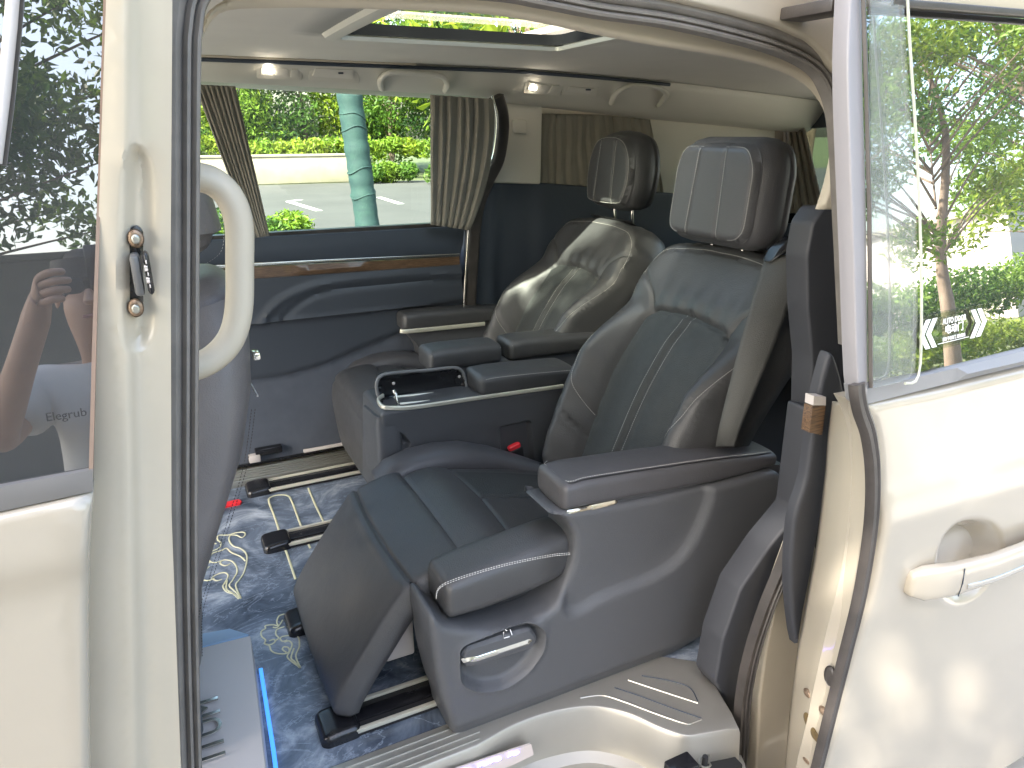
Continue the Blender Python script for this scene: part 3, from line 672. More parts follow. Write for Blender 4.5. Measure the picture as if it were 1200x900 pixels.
def lineabove(P, ln):
    L = np.array(ln); return P[:, 1] - np.interp(P[:, 0], L[:, 0], L[:, 1])
def mh(P, d):
    h = .020 * sstep(-.006, .006, lineabove(P, ledge)) + .008 * np.exp(-(lineabove(P, ledge) / .006) ** 2)
    h += .010 * np.exp(-(pdist(P, arc1) / .012) ** 2) - .008 * np.exp(-(pdist(P, arc2) / .008) ** 2)
    h += -.014 * (1 - sstep(-.01, .01, lineabove(P, low))); return h
lowreg = [(-.9, .035)] + [(-.9, low[0][1])] + low + [(xr + .01, low[-1][1]), (xr + .01, .035)]
lowreg = [(max(-.897, min(xr - .003, a)), max(.043, b)) for a, b in lowreg]
relief('door_panel', mid, .014, lambda a, b, h: (a, 2.70 - h, b), PANEL, fd, mh, wall=((0, .06),), regions=((lowreg, 'lower_panel', PANEL2),), angle=50)
relief('window_glass', [(-.9, .88), (1.12, .88), (1.16, .98), (1.21, 1.15), (1.21, 1.42), (-.9, 1.42)], .2, lambda a, b, h: (a, FDY(b) + .055 - h, b), CLEAR, fd, None, wall=((0, .005),))
relief('window_sill', [(-.9, .885), (1.13, .880), (1.13, .915), (-.9, .918)], .05, lambda a, b, h: (a, 2.725 - h, b), BRUB, fd, None, wall=((0, .04),))
ep = [(574, 112), (579, 130), (580, 152), (575, 185), (563, 210), (553, 235), (548, 260), (545, 300), (542, 352), (541, 420)]
def FP(u, v, off=0.0): 
    p = US(u, v, FDY); return tuple(p + Vector((0, -off, 0)))
sweep('window_edge_seal', [FP(u + 9, v + 1, -.01) for u, v in smooth(ep, 5)], rrect(.05, .05, .012), BRUB, fd, up=(0, -1, 0))
sweep('chrome_edge', [FP(u, v, .018) for u, v in smooth(ep, 5)], rrect(.008, .008, .003), CHROME, fd, up=(0, -1, 0))
# tinted line across the top of the far glass
# ------------------------------------------------------------------ curtains
def curtain(label, top, bot, Y, nf, amp, seed, sway=0.0, tag_=None):
    rg = np.random.default_rng(seed); n = nf * 12; rows = 26; V = []; F = []
    T = np.array(resample(top, 3)); B = np.array(resample(bot, 3))
    def at_(L, t):
        i = t * (len(L) - 1); k = min(int(i), len(L) - 2); return L[k] + (L[k + 1] - L[k]) * (i - k)
    ph_ = rg.uniform(-.5, .5, nf + 2)
    for r in range(rows + 1):
        s = r / rows
        for k in range(n + 1):
            t = k / n; t2 = min(1, max(0, t + .006 * math.sin(9 * s + 20 * t)))
            px = at_(T, t2) * (1 - s) + at_(B, t2) * s; px[0] += sway * t * math.sin(math.pi * s) ** .8 
            f = t * nf; i = int(f); w = ph_[i] * (1 - f + i) + ph_[i + 1] * (f - i)
            d = amp * (math.sin(2 * math.pi * f + w * 2.2 + .6 * math.sin(3 * s)) * (.75 + .5 * w) + .25 * math.sin(4 * math.pi * f + 2 * s + w * 5))
            y = Y - .16 * max(0, U(px[0], px[1], Y=Y).z - .85) * (Y < 2.75)
            V.append(tuple(U(px[0], px[1], Y=y - .02) - Vector((0, d, 0))))
    for r in range(rows):
        for k in range(n):
            a = r * (n + 1) + k; F.append((a, a + 1, a + n + 2, a + n + 1))
    o = mesh('window_curtain', V, F, CURT, None); md = o.modifiers.new('solid', 'SOLIDIFY'); md.thickness = .0025
    return tag(o, label, 'curtain', 'curtains on the van windows')
curtain('taupe curtain gathered slantwise beside the front of the far door window', [(228, 99), (276, 101)], [(296, 279), (316, 276)], 2.66, 8, .007, 1)
curtain('taupe curtain gathered beside the rear edge of the far door window', [(505, 111), (578, 116)], [(505, 263), (551, 270)], 2.66, 7, .009, 2, sway=11)
curtain('taupe curtain drawn across the quarter window behind the far headrest', [(634, 133), (700, 134), (762, 140)], [(632, 222), (700, 226), (778, 226)], 2.76, 12, .006, 3)
def tailcurtain():
    V = []; F = []; n = 60
    for r in range(17):
        s = r / 16
        for k in range(n + 1):
            t = k / n; u = (905 + 38 * t) * (1 - s) + (905 + 62 * t) * s; v = 150 + 100 * s
            p = U(u, v, X=2.90 - .012 * math.sin(t * 40)); V.append(tuple(p))
    for r in range(16):
        for k in range(n): a = r * (n + 1) + k; F.append((a, a + 1, a + n + 2, a + n + 1))
    o = mesh('window_curtain', V, F, CURT); md = o.modifiers.new('solid', 'SOLIDIFY'); md.thickness = .0025
    tag(o, 'shaded taupe curtain pulled aside at the tailgate window', 'curtain', 'curtains on the van windows')
tailcurtain()
# ------------------------------------------------------------------ front seat, seen from behind at the left edge of the opening
fs = thing('passenger_seat', 'grey leather front seat seen from behind beside the cream assist handle', 'car seat', (-.1, 1.45, 0))
xb = lambda z: float(np.interp(z, [.22, .30, .41, .525, .65, .76, .90, .98, 1.05], [-.04, -.030, -.018, .026, .080, .118, .132, .118, .09]))
st_ = []
for z, w in ((.20, .22), (.30, .25), (.42, .262), (.55, .266), (.68, .262), (.80, .25), (.90, .225), (.97, .18), (1.00, .14)):
    st_.append(((xb(z) - .085, 1.47, z), (.085, 0, .02), (0, w, 0), 3.2))
superloft('backrest', st_, LEATHB, fs, n=72, ends=.5)
hs = [((.030, 1.47, 1.045), (.060, 0, 0), (0, .125, 0), 3), ((.036, 1.47, 1.09), (.075, 0, 0), (0, .14, 0), 3), ((.030, 1.47, 1.16), (.070, 0, 0), (0, .14, 0), 3), ((.018, 1.47, 1.22), (.055, 0, 0), (0, .12, 0), 3)]
hh = superloft('headrest', hs, LEATHB, fs, n=64, ends=.6)
dashes('stitching', [(smooth([(.100, 1.365, 1.20), (.108, 1.365, 1.15), (.109, 1.365, 1.10), (.100, 1.37, 1.055), (.07, 1.39, 1.03)], 6), (1, -.5, 0))], STITCH, hh)
for s in (-.06, .06): tube('headrest_post', [(.03, 1.47 + s, 1.06), (.035, 1.47 + s, .95)], .006, CHROME, fs, 8)
ln = [(xb(z) - .012, 1.47 - .235, z) for z in (.80, .70, .60, .50, .42, .33)]
dashes('stitching', [(smooth(ln, 8), (.7, -.7, 0)), (smooth([(a - .006, b, c) for a, b, c in ln], 8), (.7, -.7, 0))], MATTE, fs)
tube('back_seam', smooth([(xb(.80) + .001, 1.30, .80), (xb(.79) + .002, 1.47, .79), (xb(.80) + .001, 1.64, .80)], 6), .0018, STITCH, fs, 6)
box('back_hook', (xb(.86) - .002, 1.33, .858), (xb(.86) + .012, 1.36, .872), CHROME, fs, .003)
box('seat_base', (-.55, 1.22, .12), (-.06, 1.72, .38), NAVY, fs, .03)
# ------------------------------------------------------------------ seat belt of the near seat
sb = thing('seat_belt', 'grey seat belt strap running down over the near seat backrest', 'seat belt', (1.3, 1.25, .7))
def beltpt(u, v, y): return U(u, v, Y=y)
L_ = [beltpt(u, v, y) for u, v, y in smooth([(897, 303, 1.285), (883, 345, 1.235), (868, 400, 1.20), (854, 455, 1.185), (843, 500, 1.185), (839, 523, 1.20)], 6)]
R_ = [beltpt(u, v, y) for u, v, y in smooth([(940, 299, 1.225), (930, 340, 1.19), (909, 400, 1.16), (886, 455, 1.145), (868, 500, 1.15), (861, 523, 1.165)], 6)]
V = []; F = []; n = 8
for l, r_ in zip(L_, R_):
    for k in range(n + 1):
        t = k / n; V.append(tuple(l.lerp(r_, t) + Vector((-.006, -.004, .004)) * math.sin(math.pi * t)))
for i in range(len(L_) - 1):
    for k in range(n): a = i * (n + 1) + k; F.append((a, a + 1, a + n + 2, a + n + 1))
o = mesh('strap', V, F, BELTM, sb); md = o.modifiers.new('s', 'SOLIDIFY'); md.thickness = .002
c = U(922, 290, Y=1.25)
superloft('guide_loop', [(c + Vector((-.035, .02, -.02)), (.010, 0, .018), (0, .016, 0), 3), (c + Vector((-.01, 0, .006)), (.012, 0, .020), (0, .016, 0), 3), (c + Vector((.035, -.02, .008)), (.010, 0, .020), (0, .016, 0), 3), (c + Vector((.06, -.03, -.004)), (.010, 0, .018), (0, .014, 0), 3)], BLACK, sb, 24)

# ------------------------------------------------------------------ captain seat, nearest the open door
SY = 1.50                                                    # middle of the seat across the van
BPROF = smooth([(1.005, .215), (1.03, .285), (1.075, .40), (1.155, .575), (1.245, .715), (1.315, .81), (1.375, .90), (1.41, .965)], 6)
_bp = np.array(BPROF); _bs = np.r_[0, np.cumsum(np.linalg.norm(np.diff(_bp, axis=0), axis=1))]
BL = float(_bs[-1])
def bframe(y, p, h):
    x = np.interp(p, _bs, _bp[:, 0]); z = np.interp(p, _bs, _bp[:, 1])
    x2 = np.interp(p + .01, _bs, _bp[:, 0]); z2 = np.interp(p + .01, _bs, _bp[:, 1]); x1 = np.interp(p - .01, _bs, _bp[:, 0]); z1 = np.interp(p - .01, _bs, _bp[:, 1])
    tx, tz = x2 - x1, z2 - z1; L = math.hypot(tx, tz) or 1; nx, nz = -tz / L, tx / L
    return (x + nx * h, SY + y, z + nz * h)
PT = .620                                                     # top of the centre panels
half = [(-.235, 0), (-.262, .10), (-.276, .25), (-.277, .42), (-.280, .56), (-.284, .68), (-.272, .755), (-.222, .825), (-.11, BL - .004), (0, BL)]
bout = smooth(half + [(-a, b) for a, b in half[-2::-1]], 5)
cpan = rounded([(-.16, .012), (-.168, .25), (-.172, PT - .03), (-.145, PT), (0, PT + .014), (.145, PT), (.172, PT - .03), (.168, .25), (.16, .012)], .03)
seamL = smooth([(.158, PT - .01), (.19, PT + .045), (.262, PT + .10)], 5); seamR = [(-a, b) for a, b in seamL]
bolL = smooth([(.268, .70), (.266, .56), (.252, .42), (.222, .33), (.165, .26)], 6); bolR = [(-a, b) for a, b in bolL]
bol2L = smooth([(.268, .30), (.235, .245), (.167, .19)], 5); bol2R = [(-a, b) for a, b in bol2L]
ctr = [(.0, .0), (0, .3), (0, PT + .012)]; ctr2 = [(.014, .0), (.014, PT + .012)]
topseam = smooth([(-.272, .67), (-.255, .75), (-.20, .798), (-.09, .816), (0, .818), (.09, .816), (.20, .798), (.255, .75), (.272, .67)], 6)
def groove(P, line, dep, w, closed=False): return -dep * np.exp(-(pdist(P, line, closed) / w) ** 2)
def bh(P, d):
    y, p = P[:, 0], P[:, 1]; ay = np.abs(y)
    env = 1 - sstep(.40, .66, p) * .85
    h = .092 * sstep(.150, .235, ay) * env * sstep(-.05, .10, p)
    h += .012 * sstep(.0, .12, .17 - ay) * sstep(0, .1, PT - p)          # pillowy centre panels
    h += .018 * sstep(PT - .02, PT + .06, p)                              # shoulder roll
    R = .045; q = np.clip(R - d, 0, R); h -= (R - np.sqrt(np.maximum(R * R - q * q, 0))) * 1.0
    h += groove(P, cpan, .010, .006, True) + groove(P, seamL, .008, .006) + groove(P, seamR, .008, .006)
    h += groove(P, ctr, .010, .0055) + .0045 * np.exp(-(np.abs(ay - .016) / .008) ** 2) * (p < PT)
    for s in (bolL, bolR): h += groove(P, s, .0045, .004)
    for s in (bol2L, bol2R): h += groove(P, s, .0055, .004)
    h += groove(P, topseam, .004, .004)
    h += .0022 * np.sin(p * 70 + 3 * np.sin(y * 20)) * np.exp(-((ay - .21) / .05) ** 2) * sstep(.05, .2, p) * (1 - sstep(.4, .5, p))   # creases in the bolsters
    h += .0025 * np.sin(y * 95 + 4 * p) * np.exp(-((p - .65) / .05) ** 2) * (ay < .16)
    return h
inL = [(.003, -.02), (.003, PT + .03), (.2, PT + .03), (.2, -.02)]
def clip_panel(sign):
    Q = [(a, b) for a, b in cpan]
    out = []
    A = Q + [Q[0]]
    for (a, b), (c, d_) in zip(A[:-1], A[1:]):
        ia, ic = a * sign >= 0, c * sign >= 0
        if ia: out.append((a, b))
        if ia != ic:
            t = a / (a - c); out.append((0.0, b + (d_ - b) * t))
    return out
def build_head(root, HC, domed, m):
    HY, HZ = .156, .121
    if domed: hout = smooth([(-.128, -HZ * .8), (-.145, -.02), (-.130, .06), (-.085, .112), (0, .126), (.085, .112), (.130, .06), (.145, -.02), (.128, -HZ * .8), (.09, -HZ), (-.09, -HZ)], 6, True)
    else: hout = rounded([(-HY, -HZ), (-HY * .98, HZ * .55), (-HY * .80, HZ * .98), (HY * .80, HZ * .98), (HY * .98, HZ * .55), (HY, -HZ)], .05, 6)
    def hframe(a, b, h): return (HC.x + .10 * b + .0 - h, HC.y + a, HC.z + b + .05 * h)
    def hhh(P, d):
        y = P[:, 0]; R = .022; q = np.clip(R - d, 0, R)
        h = -(R - np.sqrt(np.maximum(R * R - q * q, 0))) + .012 * (1 - (y / HY) ** 2)
        for s in (-.052, .052): h += -.006 * np.exp(-((y - s * (1 - P[:, 1] * .9)) / .0035) ** 2)
        return h
    head = relief('headrest', hout, .0065, hframe, m, root, hhh, wall=((.003, .020), (-.0005, .023), (.012, .035), (.020, .065), (.018, .095), (.010, .108), (.013, .112), (.008, .130), (-.03, .145)), angle=70)
    dl = []
    for s in (-.056, .056):
        pts = [(s * (1 - b * .9), b) for b in np.linspace(-HZ * .92, HZ * .9, 20)]; A = np.array(pts); hh = hhh(A, pdist(A, hout, True)); dl.append(([hframe(a, b, c + .001) for (a, b), c in zip(pts, hh)], (-1, 0, .1)))
    rim = [(a * .94, b * .94) for a, b in hout] ; A = np.array(rim); hh = hhh(A, pdist(A, hout, True)); dl.append(([hframe(a, b, c + .0005) for (a, b), c in zip(rim, hh)], (-1, 0, .1)))
    st = dashes('stitching', dl, STITCH, head)
    for s in (-.06, .06):
        tube('headrest_post', [(HC.x + .075, HC.y + s, HC.z - .06), (HC.x + .085, HC.y + s, HC.z - .20)], .006, CHROME, root, 8)
def build_seat():
    root = thing('captain_seat', 'black leather captain seat nearest the open door with its leg rest swung out', 'car seat', (.75, SY, 0), 'captain seats in the second row')
    res = relief('backrest', bout, .0085, bframe, LEATH, root, bh,
                 wall=((.012, .045), (.018, .08), (.012, .125), (-.02, .15)), edges=(seamL, seamR, bolL, bolR, bol2L, bol2R, topseam),
                 regions=((clip_panel(1), 'back_panel', PERF), (clip_panel(-1), 'back_panel', PERF)), angle=60)
    back = res[0]
    def on(line, lift=.0005, off=0.0):
        P = np.array(line); hh = bh(P, pdist(P, bout, True)); return [bframe(a, b, c + lift) for (a, b), c in zip(P, hh)]
    par = lambda ln, o: [tuple(q) for q in (np.array(ln) + np.c_[-np.gradient(np.array(ln)[:, 1]), np.gradient(np.array(ln)[:, 0])] / np.linalg.norm(np.c_[np.gradient(np.array(ln)[:, 0]), np.gradient(np.array(ln)[:, 1])], axis=1)[:, None] * o)]
    nrm = (-.85, 0, .5)
    dashes('stitching', [(on(par(resample(topseam, .01), .004)), nrm), (on(par(resample(bolL, .01), .004)), nrm), (on(par(resample(bolR, .01), -.004)), nrm), (on(par(resample(ctr, .02), .018)), nrm), (on(par(resample(ctr, .02), -.018)), nrm)], STITCH, root)
    build_head(root, Vector((1.320, SY + .008, 1.106)), False, LEATHG)
    # --- seat cushion and leg rest: one padded profile from the rear of the seat over the knee to the floor
    prof = smooth([(.190, .045), (.196, .075), (.225, .128), (.30, .235), (.348, .298), (.378, .325), (.44, .350), (.51, .362), (.585, .364), (.65, .354), (.80, .322), (.93, .288), (1.05, .262)], 8)
    pr = np.array(prof); ps = np.r_[0, np.cumsum(np.linalg.norm(np.diff(pr, axis=0), axis=1))]
    def at(x): return float(np.interp(x, pr[:, 0], ps))
    pA, pB, pC, pE = at(.378), at(.51), at(.655), float(ps[-1])
    def cframe(y, p, h):
        x = np.interp(p, ps, pr[:, 0]); z = np.interp(p, ps, pr[:, 1]); e = .012
        tx = np.interp(p + e, ps, pr[:, 0]) - np.interp(p - e, ps, pr[:, 0]); tz = np.interp(p + e, ps, pr[:, 1]) - np.interp(p - e, ps, pr[:, 1])
        L = math.hypot(tx, tz) or 1; return (x - tz / L * h, SY + .02 + y, z + tx / L * h)
    lw = .258
    lout = [q for q in rounded([(-lw, .0), (lw, 0), (lw, .3), (-lw, .3)], .022, 4) if q[1] < .2] ; lout = sorted([q for q in lout if q[0] < 0], key=lambda q: -q[1]) + sorted([q for q in lout if q[0] >= 0], key=lambda q: q[1]) + [(lw, pB), (-lw, pB)]
    def lh(P, d):
        R = .028; q = np.clip(R - np.where(P[:, 1] > pB - .06, np.abs(lw - np.abs(P[:, 0])), d), 0, R); h = -(R - np.sqrt(np.maximum(R * R - q * q, 0)))
        y, p = P[:, 0], P[:, 1]
        h += -.0065 * np.exp(-((p - pA - .012 * (y / lw) ** 2) / .005) ** 2) + .004 * np.exp(-((p - pA + .014 - .012 * (y / lw) ** 2) / .010) ** 2) + .006 * (1 - (y / lw) ** 2) - .004 * np.exp(-((p - pB) / .004) ** 2)
        h += .0015 * np.sin(y * 40 + p * 30) * np.exp(-((p - pA) / .05) ** 2)
        return h
    cl_ = [(y, pA + .012 * (y / lw) ** 2) for y in np.linspace(-lw * .985, lw * .985, 60)]
    relief('leg_rest', lout, .0095, cframe, LEATH, root, lh, edges=(cl_,), rings=((cl_, False, [-.014, -.009, -.005, -.0025, .0025, .005, .009]),), wall=((.002, .035), (-.002, .055), (-.02, .064)), angle=60)
    cw = .215
    cout = [(-cw - .035, pB), (cw, pB), (cw, pE), (-cw - .035, pE)]
    def ch(P, d):
        y, p = P[:, 0], P[:, 1]; dd = np.minimum(cw - y, cw + .035 + y)
        h = -.004 * np.exp(-((p - pB) / .004) ** 2) - .005 * np.exp(-((p - pC + .05 * np.abs(y)) / .0045) ** 2) - .012 * np.exp(-(dd / .012) ** 2)
        h += -.007 * np.exp(-(y / .006) ** 2) * (p > pC) + .006 * (1 - (y / cw) ** 2) + .010 * np.exp(-((p - (pB + pC) / 2) / .06) ** 2)
        return h
    c2_ = [(y, pC - .05 * abs(y)) for y in np.linspace(-cw - .03, cw - .005, 60)]
    relief('seat_cushion', cout, .0095, cframe, LEATH, root, ch, rings=((c2_, False, [-.008, -.004, 0.0, .004, .008]),), wall=((.0, .03), (-.01, .09)), regions=(([(.003, pC + .004), (.17, pC - .006), (.15, pE), (.003, pE)], 'cushion_panel', PERF),), angle=60)
    # side bolsters of the cushion
    nb = superloft('cushion_bolster', [((.418, 1.212, .348), (0, .064, 0), (0, .0, .046), 4), ((.50, 1.212, .354), (0, .066, 0), (0, 0, .054), 3.6), ((.62, 1.214, .364), (0, .066, 0), (0, 0, .056), 3.6), ((.68, 1.222, .366), (0, .064, 0), (0, 0, .056), 3.6), ((.76, 1.245, .362), (0, .05, 0), (0, 0, .05), 3.6), ((1.0, 1.25, .32), (0, .05, 0), (0, 0, .05), 3.6)], LEATH, root, n=56, ends=.35, endn=6)
    fb = superloft('cushion_bolster', [((.455, 1.80, .310), (0, .058, 0), (-.012, 0, .034), 2.6), ((.50, 1.80, .322), (0, .062, 0), (-.01, 0, .052), 2.6), ((.56, 1.805, .332), (0, .064, 0), (0, 0, .060), 2.6), ((.64, 1.805, .334), (0, .064, 0), (0, 0, .062), 2.6), ((.72, 1.805, .324), (0, .064, 0), (0, 0, .062), 2.6), ((.82, 1.805, .290), (0, .062, 0), (0, 0, .06), 2.6), ((.93, 1.80, .24), (0, .06, 0), (0, 0, .055), 2.6), ((1.05, 1.80, .18), (0, .06, 0), (0, 0, .05), 2.6)], LEATHG, root, n=48, ends=.5)
    seam = [tuple(U(u, v, Y=1.1475)) for u, v in smooth([(511, 700), (520, 684), (580, 664), (640, 651), (668, 648)], 8)]
    dashes('stitching', [(seam, (0, -1, .3)), ([(x, y, z - .004) for x, y, z in seam], (0, -1, .3))], STITCH, nb)
    # bracket under the leg rest
    box('leg_rest_bracket', (.33, 1.33, .10), (.40, 1.70, .26), SILV, root, .006)
    box('seat_base', (.52, 1.22, .035), (1.12, 1.80, .27), MATTE, root, .01)
    # --- side panel by the door
    FY = 1.150
    fo = smooth(XZ([(545, 866), (524, 838), (511, 795), (504, 750), (502, 727), (508, 720), (522, 730), (560, 734), (605, 728), (640, 713), (660, 690), (672, 655), (673, 628), (662, 610), (648, 603), (700, 594), (760, 584), (840, 566), (905, 551), (912, 572), (905, 600), (882, 645), (848, 702), (820, 744), (792, 767), (740, 788), (650, 824)], FY), 4, True)
    rec = smooth(XZ([(668, 705), (705, 688), (765, 664), (795, 640), (815, 600), (818, 570), (760, 570), (640, 590), (670, 612), (674, 655)], FY), 4, True)
    poc = rounded(XZ([(536, 753), (562, 743), (600, 731), (620, 726), (634, 735), (632, 757), (614, 782), (590, 799), (560, 804), (538, 795)], FY), .02)
    def ff(a, b, h): return (a, FY - h, b)
    low = XZ([(545, 842), (650, 800), (740, 765), (815, 720)], FY)
    def fh(P, d):
        h = np.zeros(len(P))
        h += .016 * sstep(.002, .034, sdist(P, rec))
        s = sdist(P, poc); h -= .024 * (1 - sstep(-.012, .004, s)); h += .004 * np.exp(-((s - .004) / .005) ** 2)
        h -= .016 * sstep(.0, .05, .055 - P[:, 1])                      # tucks in towards the floor
        return h
    fas = relief('side_panel', fo, .008, ff, FASC, root, fh, rim=.018, wall=((.0, .025), (.0, .10), (-.01, .12)), rings=((rec, True, [.002, .010, .018, .026, .034]), (poc, True, [-.012, -.007, -.003, .0005, .004, .009])), angle=50)
    lev = rounded(XZ([(537, 770), (543, 757), (600, 738), (620, 733), (628, 745), (622, 757), (560, 777), (543, 780)], FY), .008)
    lv = relief('recline_lever', lev, .005, lambda a, b, h: (a, FY - .012 - h, b), FASC, root, lambda P, d: -.008 * (1 - np.sqrt(np.clip(1 - (np.clip(.010 - d, 0, .010) / .010) ** 2, 0, 1))), wall=((0, .008), (0, .03)))
    cs = rounded(XZ([(540, 772), (560, 769), (620, 749), (624, 750), (620, 755), (560, 775), (543, 777)], FY - .014), .003)
    relief('chrome_strip', cs, .006, lambda a, b, h: (a, FY - .014 - h, b), CHROME, lv, lambda P, d: np.minimum(d, .003) * .8, wall=((0, .006),))
    # small seat-position mark printed on the lever
    for i, pl in enumerate((((590, 741), (590, 748), (597, 746)), ((598, 738), (600, 744)), ((592, 738), (594, 739)))):
        pts = [tuple(U(u, v, Y=FY - .0125)) for u, v in pl]; tube('seat_symbol', pts, .0011, WHITE, lv, 6)
    # armrest by the door
    aw = .066
    arm = superloft('armrest', [((.685, 1.213, .523), (0, aw, 0), (0, 0, .034), 4.2), ((.74, 1.213, .524), (0, aw, 0), (0, 0, .036), 4.2), ((.90, 1.213, .512), (0, aw, 0), (0, 0, .036), 4.2), ((1.10, 1.213, .497), (0, aw, 0), (0, 0, .033), 4.2), ((1.22, 1.213, .488), (0, aw * .97, 0), (0, 0, .026), 4), ((1.305, 1.213, .482), (0, aw * .9, 0), (0, 0, .020), 3.4)], LEATHG, root, n=64, ends=.42, endn=8)
    e = smooth([(.712, 1.2685, .5535), (.700, 1.258, .5535), (.697, 1.215, .5545), (.699, 1.170, .5535), (.712, 1.1575, .5540), (.75, 1.1565, .5560), (.90, 1.1565, .5440), (1.10, 1.1565, .5265), (1.22, 1.1585, .5112), (1.29, 1.166, .5005)], 6)
    tube('armrest_seam', e, .0012, MATTE, arm, 6)
    dashes('stitching', [([(x + .002, y + .004, z + .0022) for x, y, z in e], (0, -.3, .9))], STITCH, arm)
    ab = smooth(XZ([(672, 600), (674, 592), (760, 575), (905, 545), (908, 556), (760, 586)], 1.16), 3, True)
    relief('armrest_base', ab, .012, lambda a, b, h: (a, 1.162 - h, b), FASC, root, None, wall=((0, .1),))
    cs = rounded(XZ([(662, 602), (666, 598), (722, 586), (725, 588), (722, 592), (667, 605)], 1.155), .002)
    relief('chrome_strip', cs, .005, lambda a, b, h: (a, 1.156 - h, b), CHROME, arm, lambda P, d: np.minimum(d, .003), wall=((0, .012),))
    return root
seat1 = build_seat()

# ------------------------------------------------------------------ console between the two seats (bolted to the near seat)
def build_console(root):
    CY = 1.868
    co = rounded(XZ([(447, 486), (452, 482), (548, 466), (600, 462), (662, 452), (668, 470), (655, 545), (600, 600), (540, 640), (446, 590)], CY) , .012)
    buck = rounded(XZ([(586, 500), (622, 493), (627, 552), (610, 575), (589, 560)], CY), .012)
    slot = rounded(XZ([(452, 503), (472, 508), (482, 520), (474, 531), (453, 527)], CY), .01)
    def h(P, d):
        r = np.zeros(len(P))
        r -= .022 * (1 - sstep(-.010, .003, sdist(P, buck))); r -= .02 * (1 - sstep(-.012, .003, sdist(P, slot))); return r
    relief('console_wall', co, .009, lambda a, b, h_: (a, CY - h_, b), FASC, root, h, rim=.012, rings=((buck, True, [-.010, -.006, -.002, .002]), (slot, True, [-.012, -.007, -.002, .002])), wall=((.0, .02), (.0, .19), (-.01, .20)), angle=50)
    # tray sunk under the flap, with its chrome rail
    x0, x1 = .520, .790; zt = .508
    tr = rounded([(x0, CY + .008), (x1, CY + .008), (x1, CY + .105), (x0 + .03, CY + .105), (x0, CY + .08)], .02)
    relief('console_tray', tr, .010, lambda a, b, h_: (a, b, zt + h_ - .06 * (a - x0)), BLACK, root, lambda P, d: -.022 * sstep(.004, .016, d), wall=((0, .03),), angle=30)
    ch = [Vector(p) for p in smooth([(x0 + .02, CY + .105, zt + .002), (x0 - .004, CY + .075, zt + .002), (x0 - .006, CY + .02, zt), (x0 + .02, CY + .002, zt - .002), (.60, CY - .003, zt - .008), (.75, CY - .003, zt - .012), (.90, CY - .003, zt - .016), (1.10, CY - .003, zt - .022)], 5)]
    sweep('chrome_rail', ch, rrect(.008, .013, .003), PALEM, root)
    for k in range(5):
        box('tray_slot', (.575 + k * .036, CY + .035, zt - .024), (.600 + k * .036, CY + .085, zt - .010), MATTE if k % 2 else BLACK, root, .003)
    tube('tray_rail', [(x0 + .05, CY + .035, zt - .006), (x1 - .02, CY + .028, zt - .018)], .0045, PALEM, root, 6)
    tube('tray_rail', [(x0 + .05, CY + .092, zt - .004), (x1 - .02, CY + .092, zt - .016)], .0045, PALEM, root, 6)
    tube('tray_clip', [(x0 + .045, CY + .04, zt - .01), (x0 + .042, CY + .045, zt + .022), (x0 + .040, CY + .055, zt + .032)], .004, CHROME, root, 6)
    # raised flap
    fy = CY + .112
    fl = smooth(XZ([(452, 478), (444, 466), (441, 452), (446, 441), (462, 437), (500, 434), (530, 431), (540, 434), (545, 446), (545, 465)], fy), 5)
    fl = [tuple(p) for p in fl]
    fr = relief('flap', fl + [(fl[-1][0], .49), (fl[0][0], .49)], .008, lambda a, b, h_: (a, fy - h_ + .10 * (b - .5), b), BLACK, root, lambda P, d: .010 * (1 - sstep(.006, .011, pdist(P, fl))), wall=((.002, .004), (0, .016)))
    sweep('flap_edge', [(a, fy + .10 * (b - .5) - .006, b) for a, b in fl], circ(.0055, 8), mat('flap_rim_plastic', (.16, .16, .16), .4), fr, up=(0, 1, 0))
    for u, v in ((461, 449), (538, 441)):
        p = U(u, v, Y=fy - .008); superloft('flap_screw', [(p, (.005, 0, 0), (0, 0, .005), 2), (p + Vector((0, -.005, 0)), (.004, 0, 0), (0, 0, .004), 2)], SILV, fr, 10)
    # padded lid behind the tray
    pad = superloft('armrest_pad', [((.815, 1.945, .521), (0, .072, 0), (0, 0, .034), 4), ((.88, 1.945, .520), (0, .075, 0), (0, 0, .036), 4), ((1.0, 1.945, .514), (0, .075, 0), (0, 0, .036), 4), ((1.16, 1.945, .506), (0, .074, 0), (0, 0, .034), 4)], LEATH, root, n=56, ends=.6)
    e = [(x, 1.876, z) for x, z in ((.835, .545), (.88, .546), (1.0, .540), (1.15, .530))]
    dashes('stitching', [(smooth(e, 8), (0, -.7, .7))], STITCH, pad)
    box('console_body', (.535, CY + .02, .06), (1.15, CY + .19, .468), FASC, root, .01)
    # rounded nose of the console, towards the front of the van
    nose = [((.50, CY + .02, .47), .43)]
    no = rounded([(.492, CY + .004), (.492, CY + .17), (.53, CY + .19), (.56, CY + .19), (.56, CY + .004)], .02)
    relief('console_nose', no, .02, lambda a, b, h_: (a, b, .482 + h_ - .10 * (b - CY)), FASC, root, None, wall=((.0, .01), (.004, .03), (.006, .2), (-.01, .44)), angle=60)
    # buckle: red release in a black housing
    bk = thing('seat_belt_buckle', 'red release button on a black seat belt buckle beside the near seat', 'buckle', tuple(U(605, 540, Y=CY)))
    c = U(604, 533, Y=CY - .004)
    superloft('buckle_housing', [(c + Vector((.006, -.006, -.06)), (.024, 0, 0), (0, .014, 0), 4), (c + Vector((-.003, -.008, .0)), (.026, 0, 0), (0, .015, 0), 4), (c + Vector((-.010, -.010, .032)), (.026, 0, .006), (0, .016, 0), 4)], MATTE, bk, 28, ends=.4)
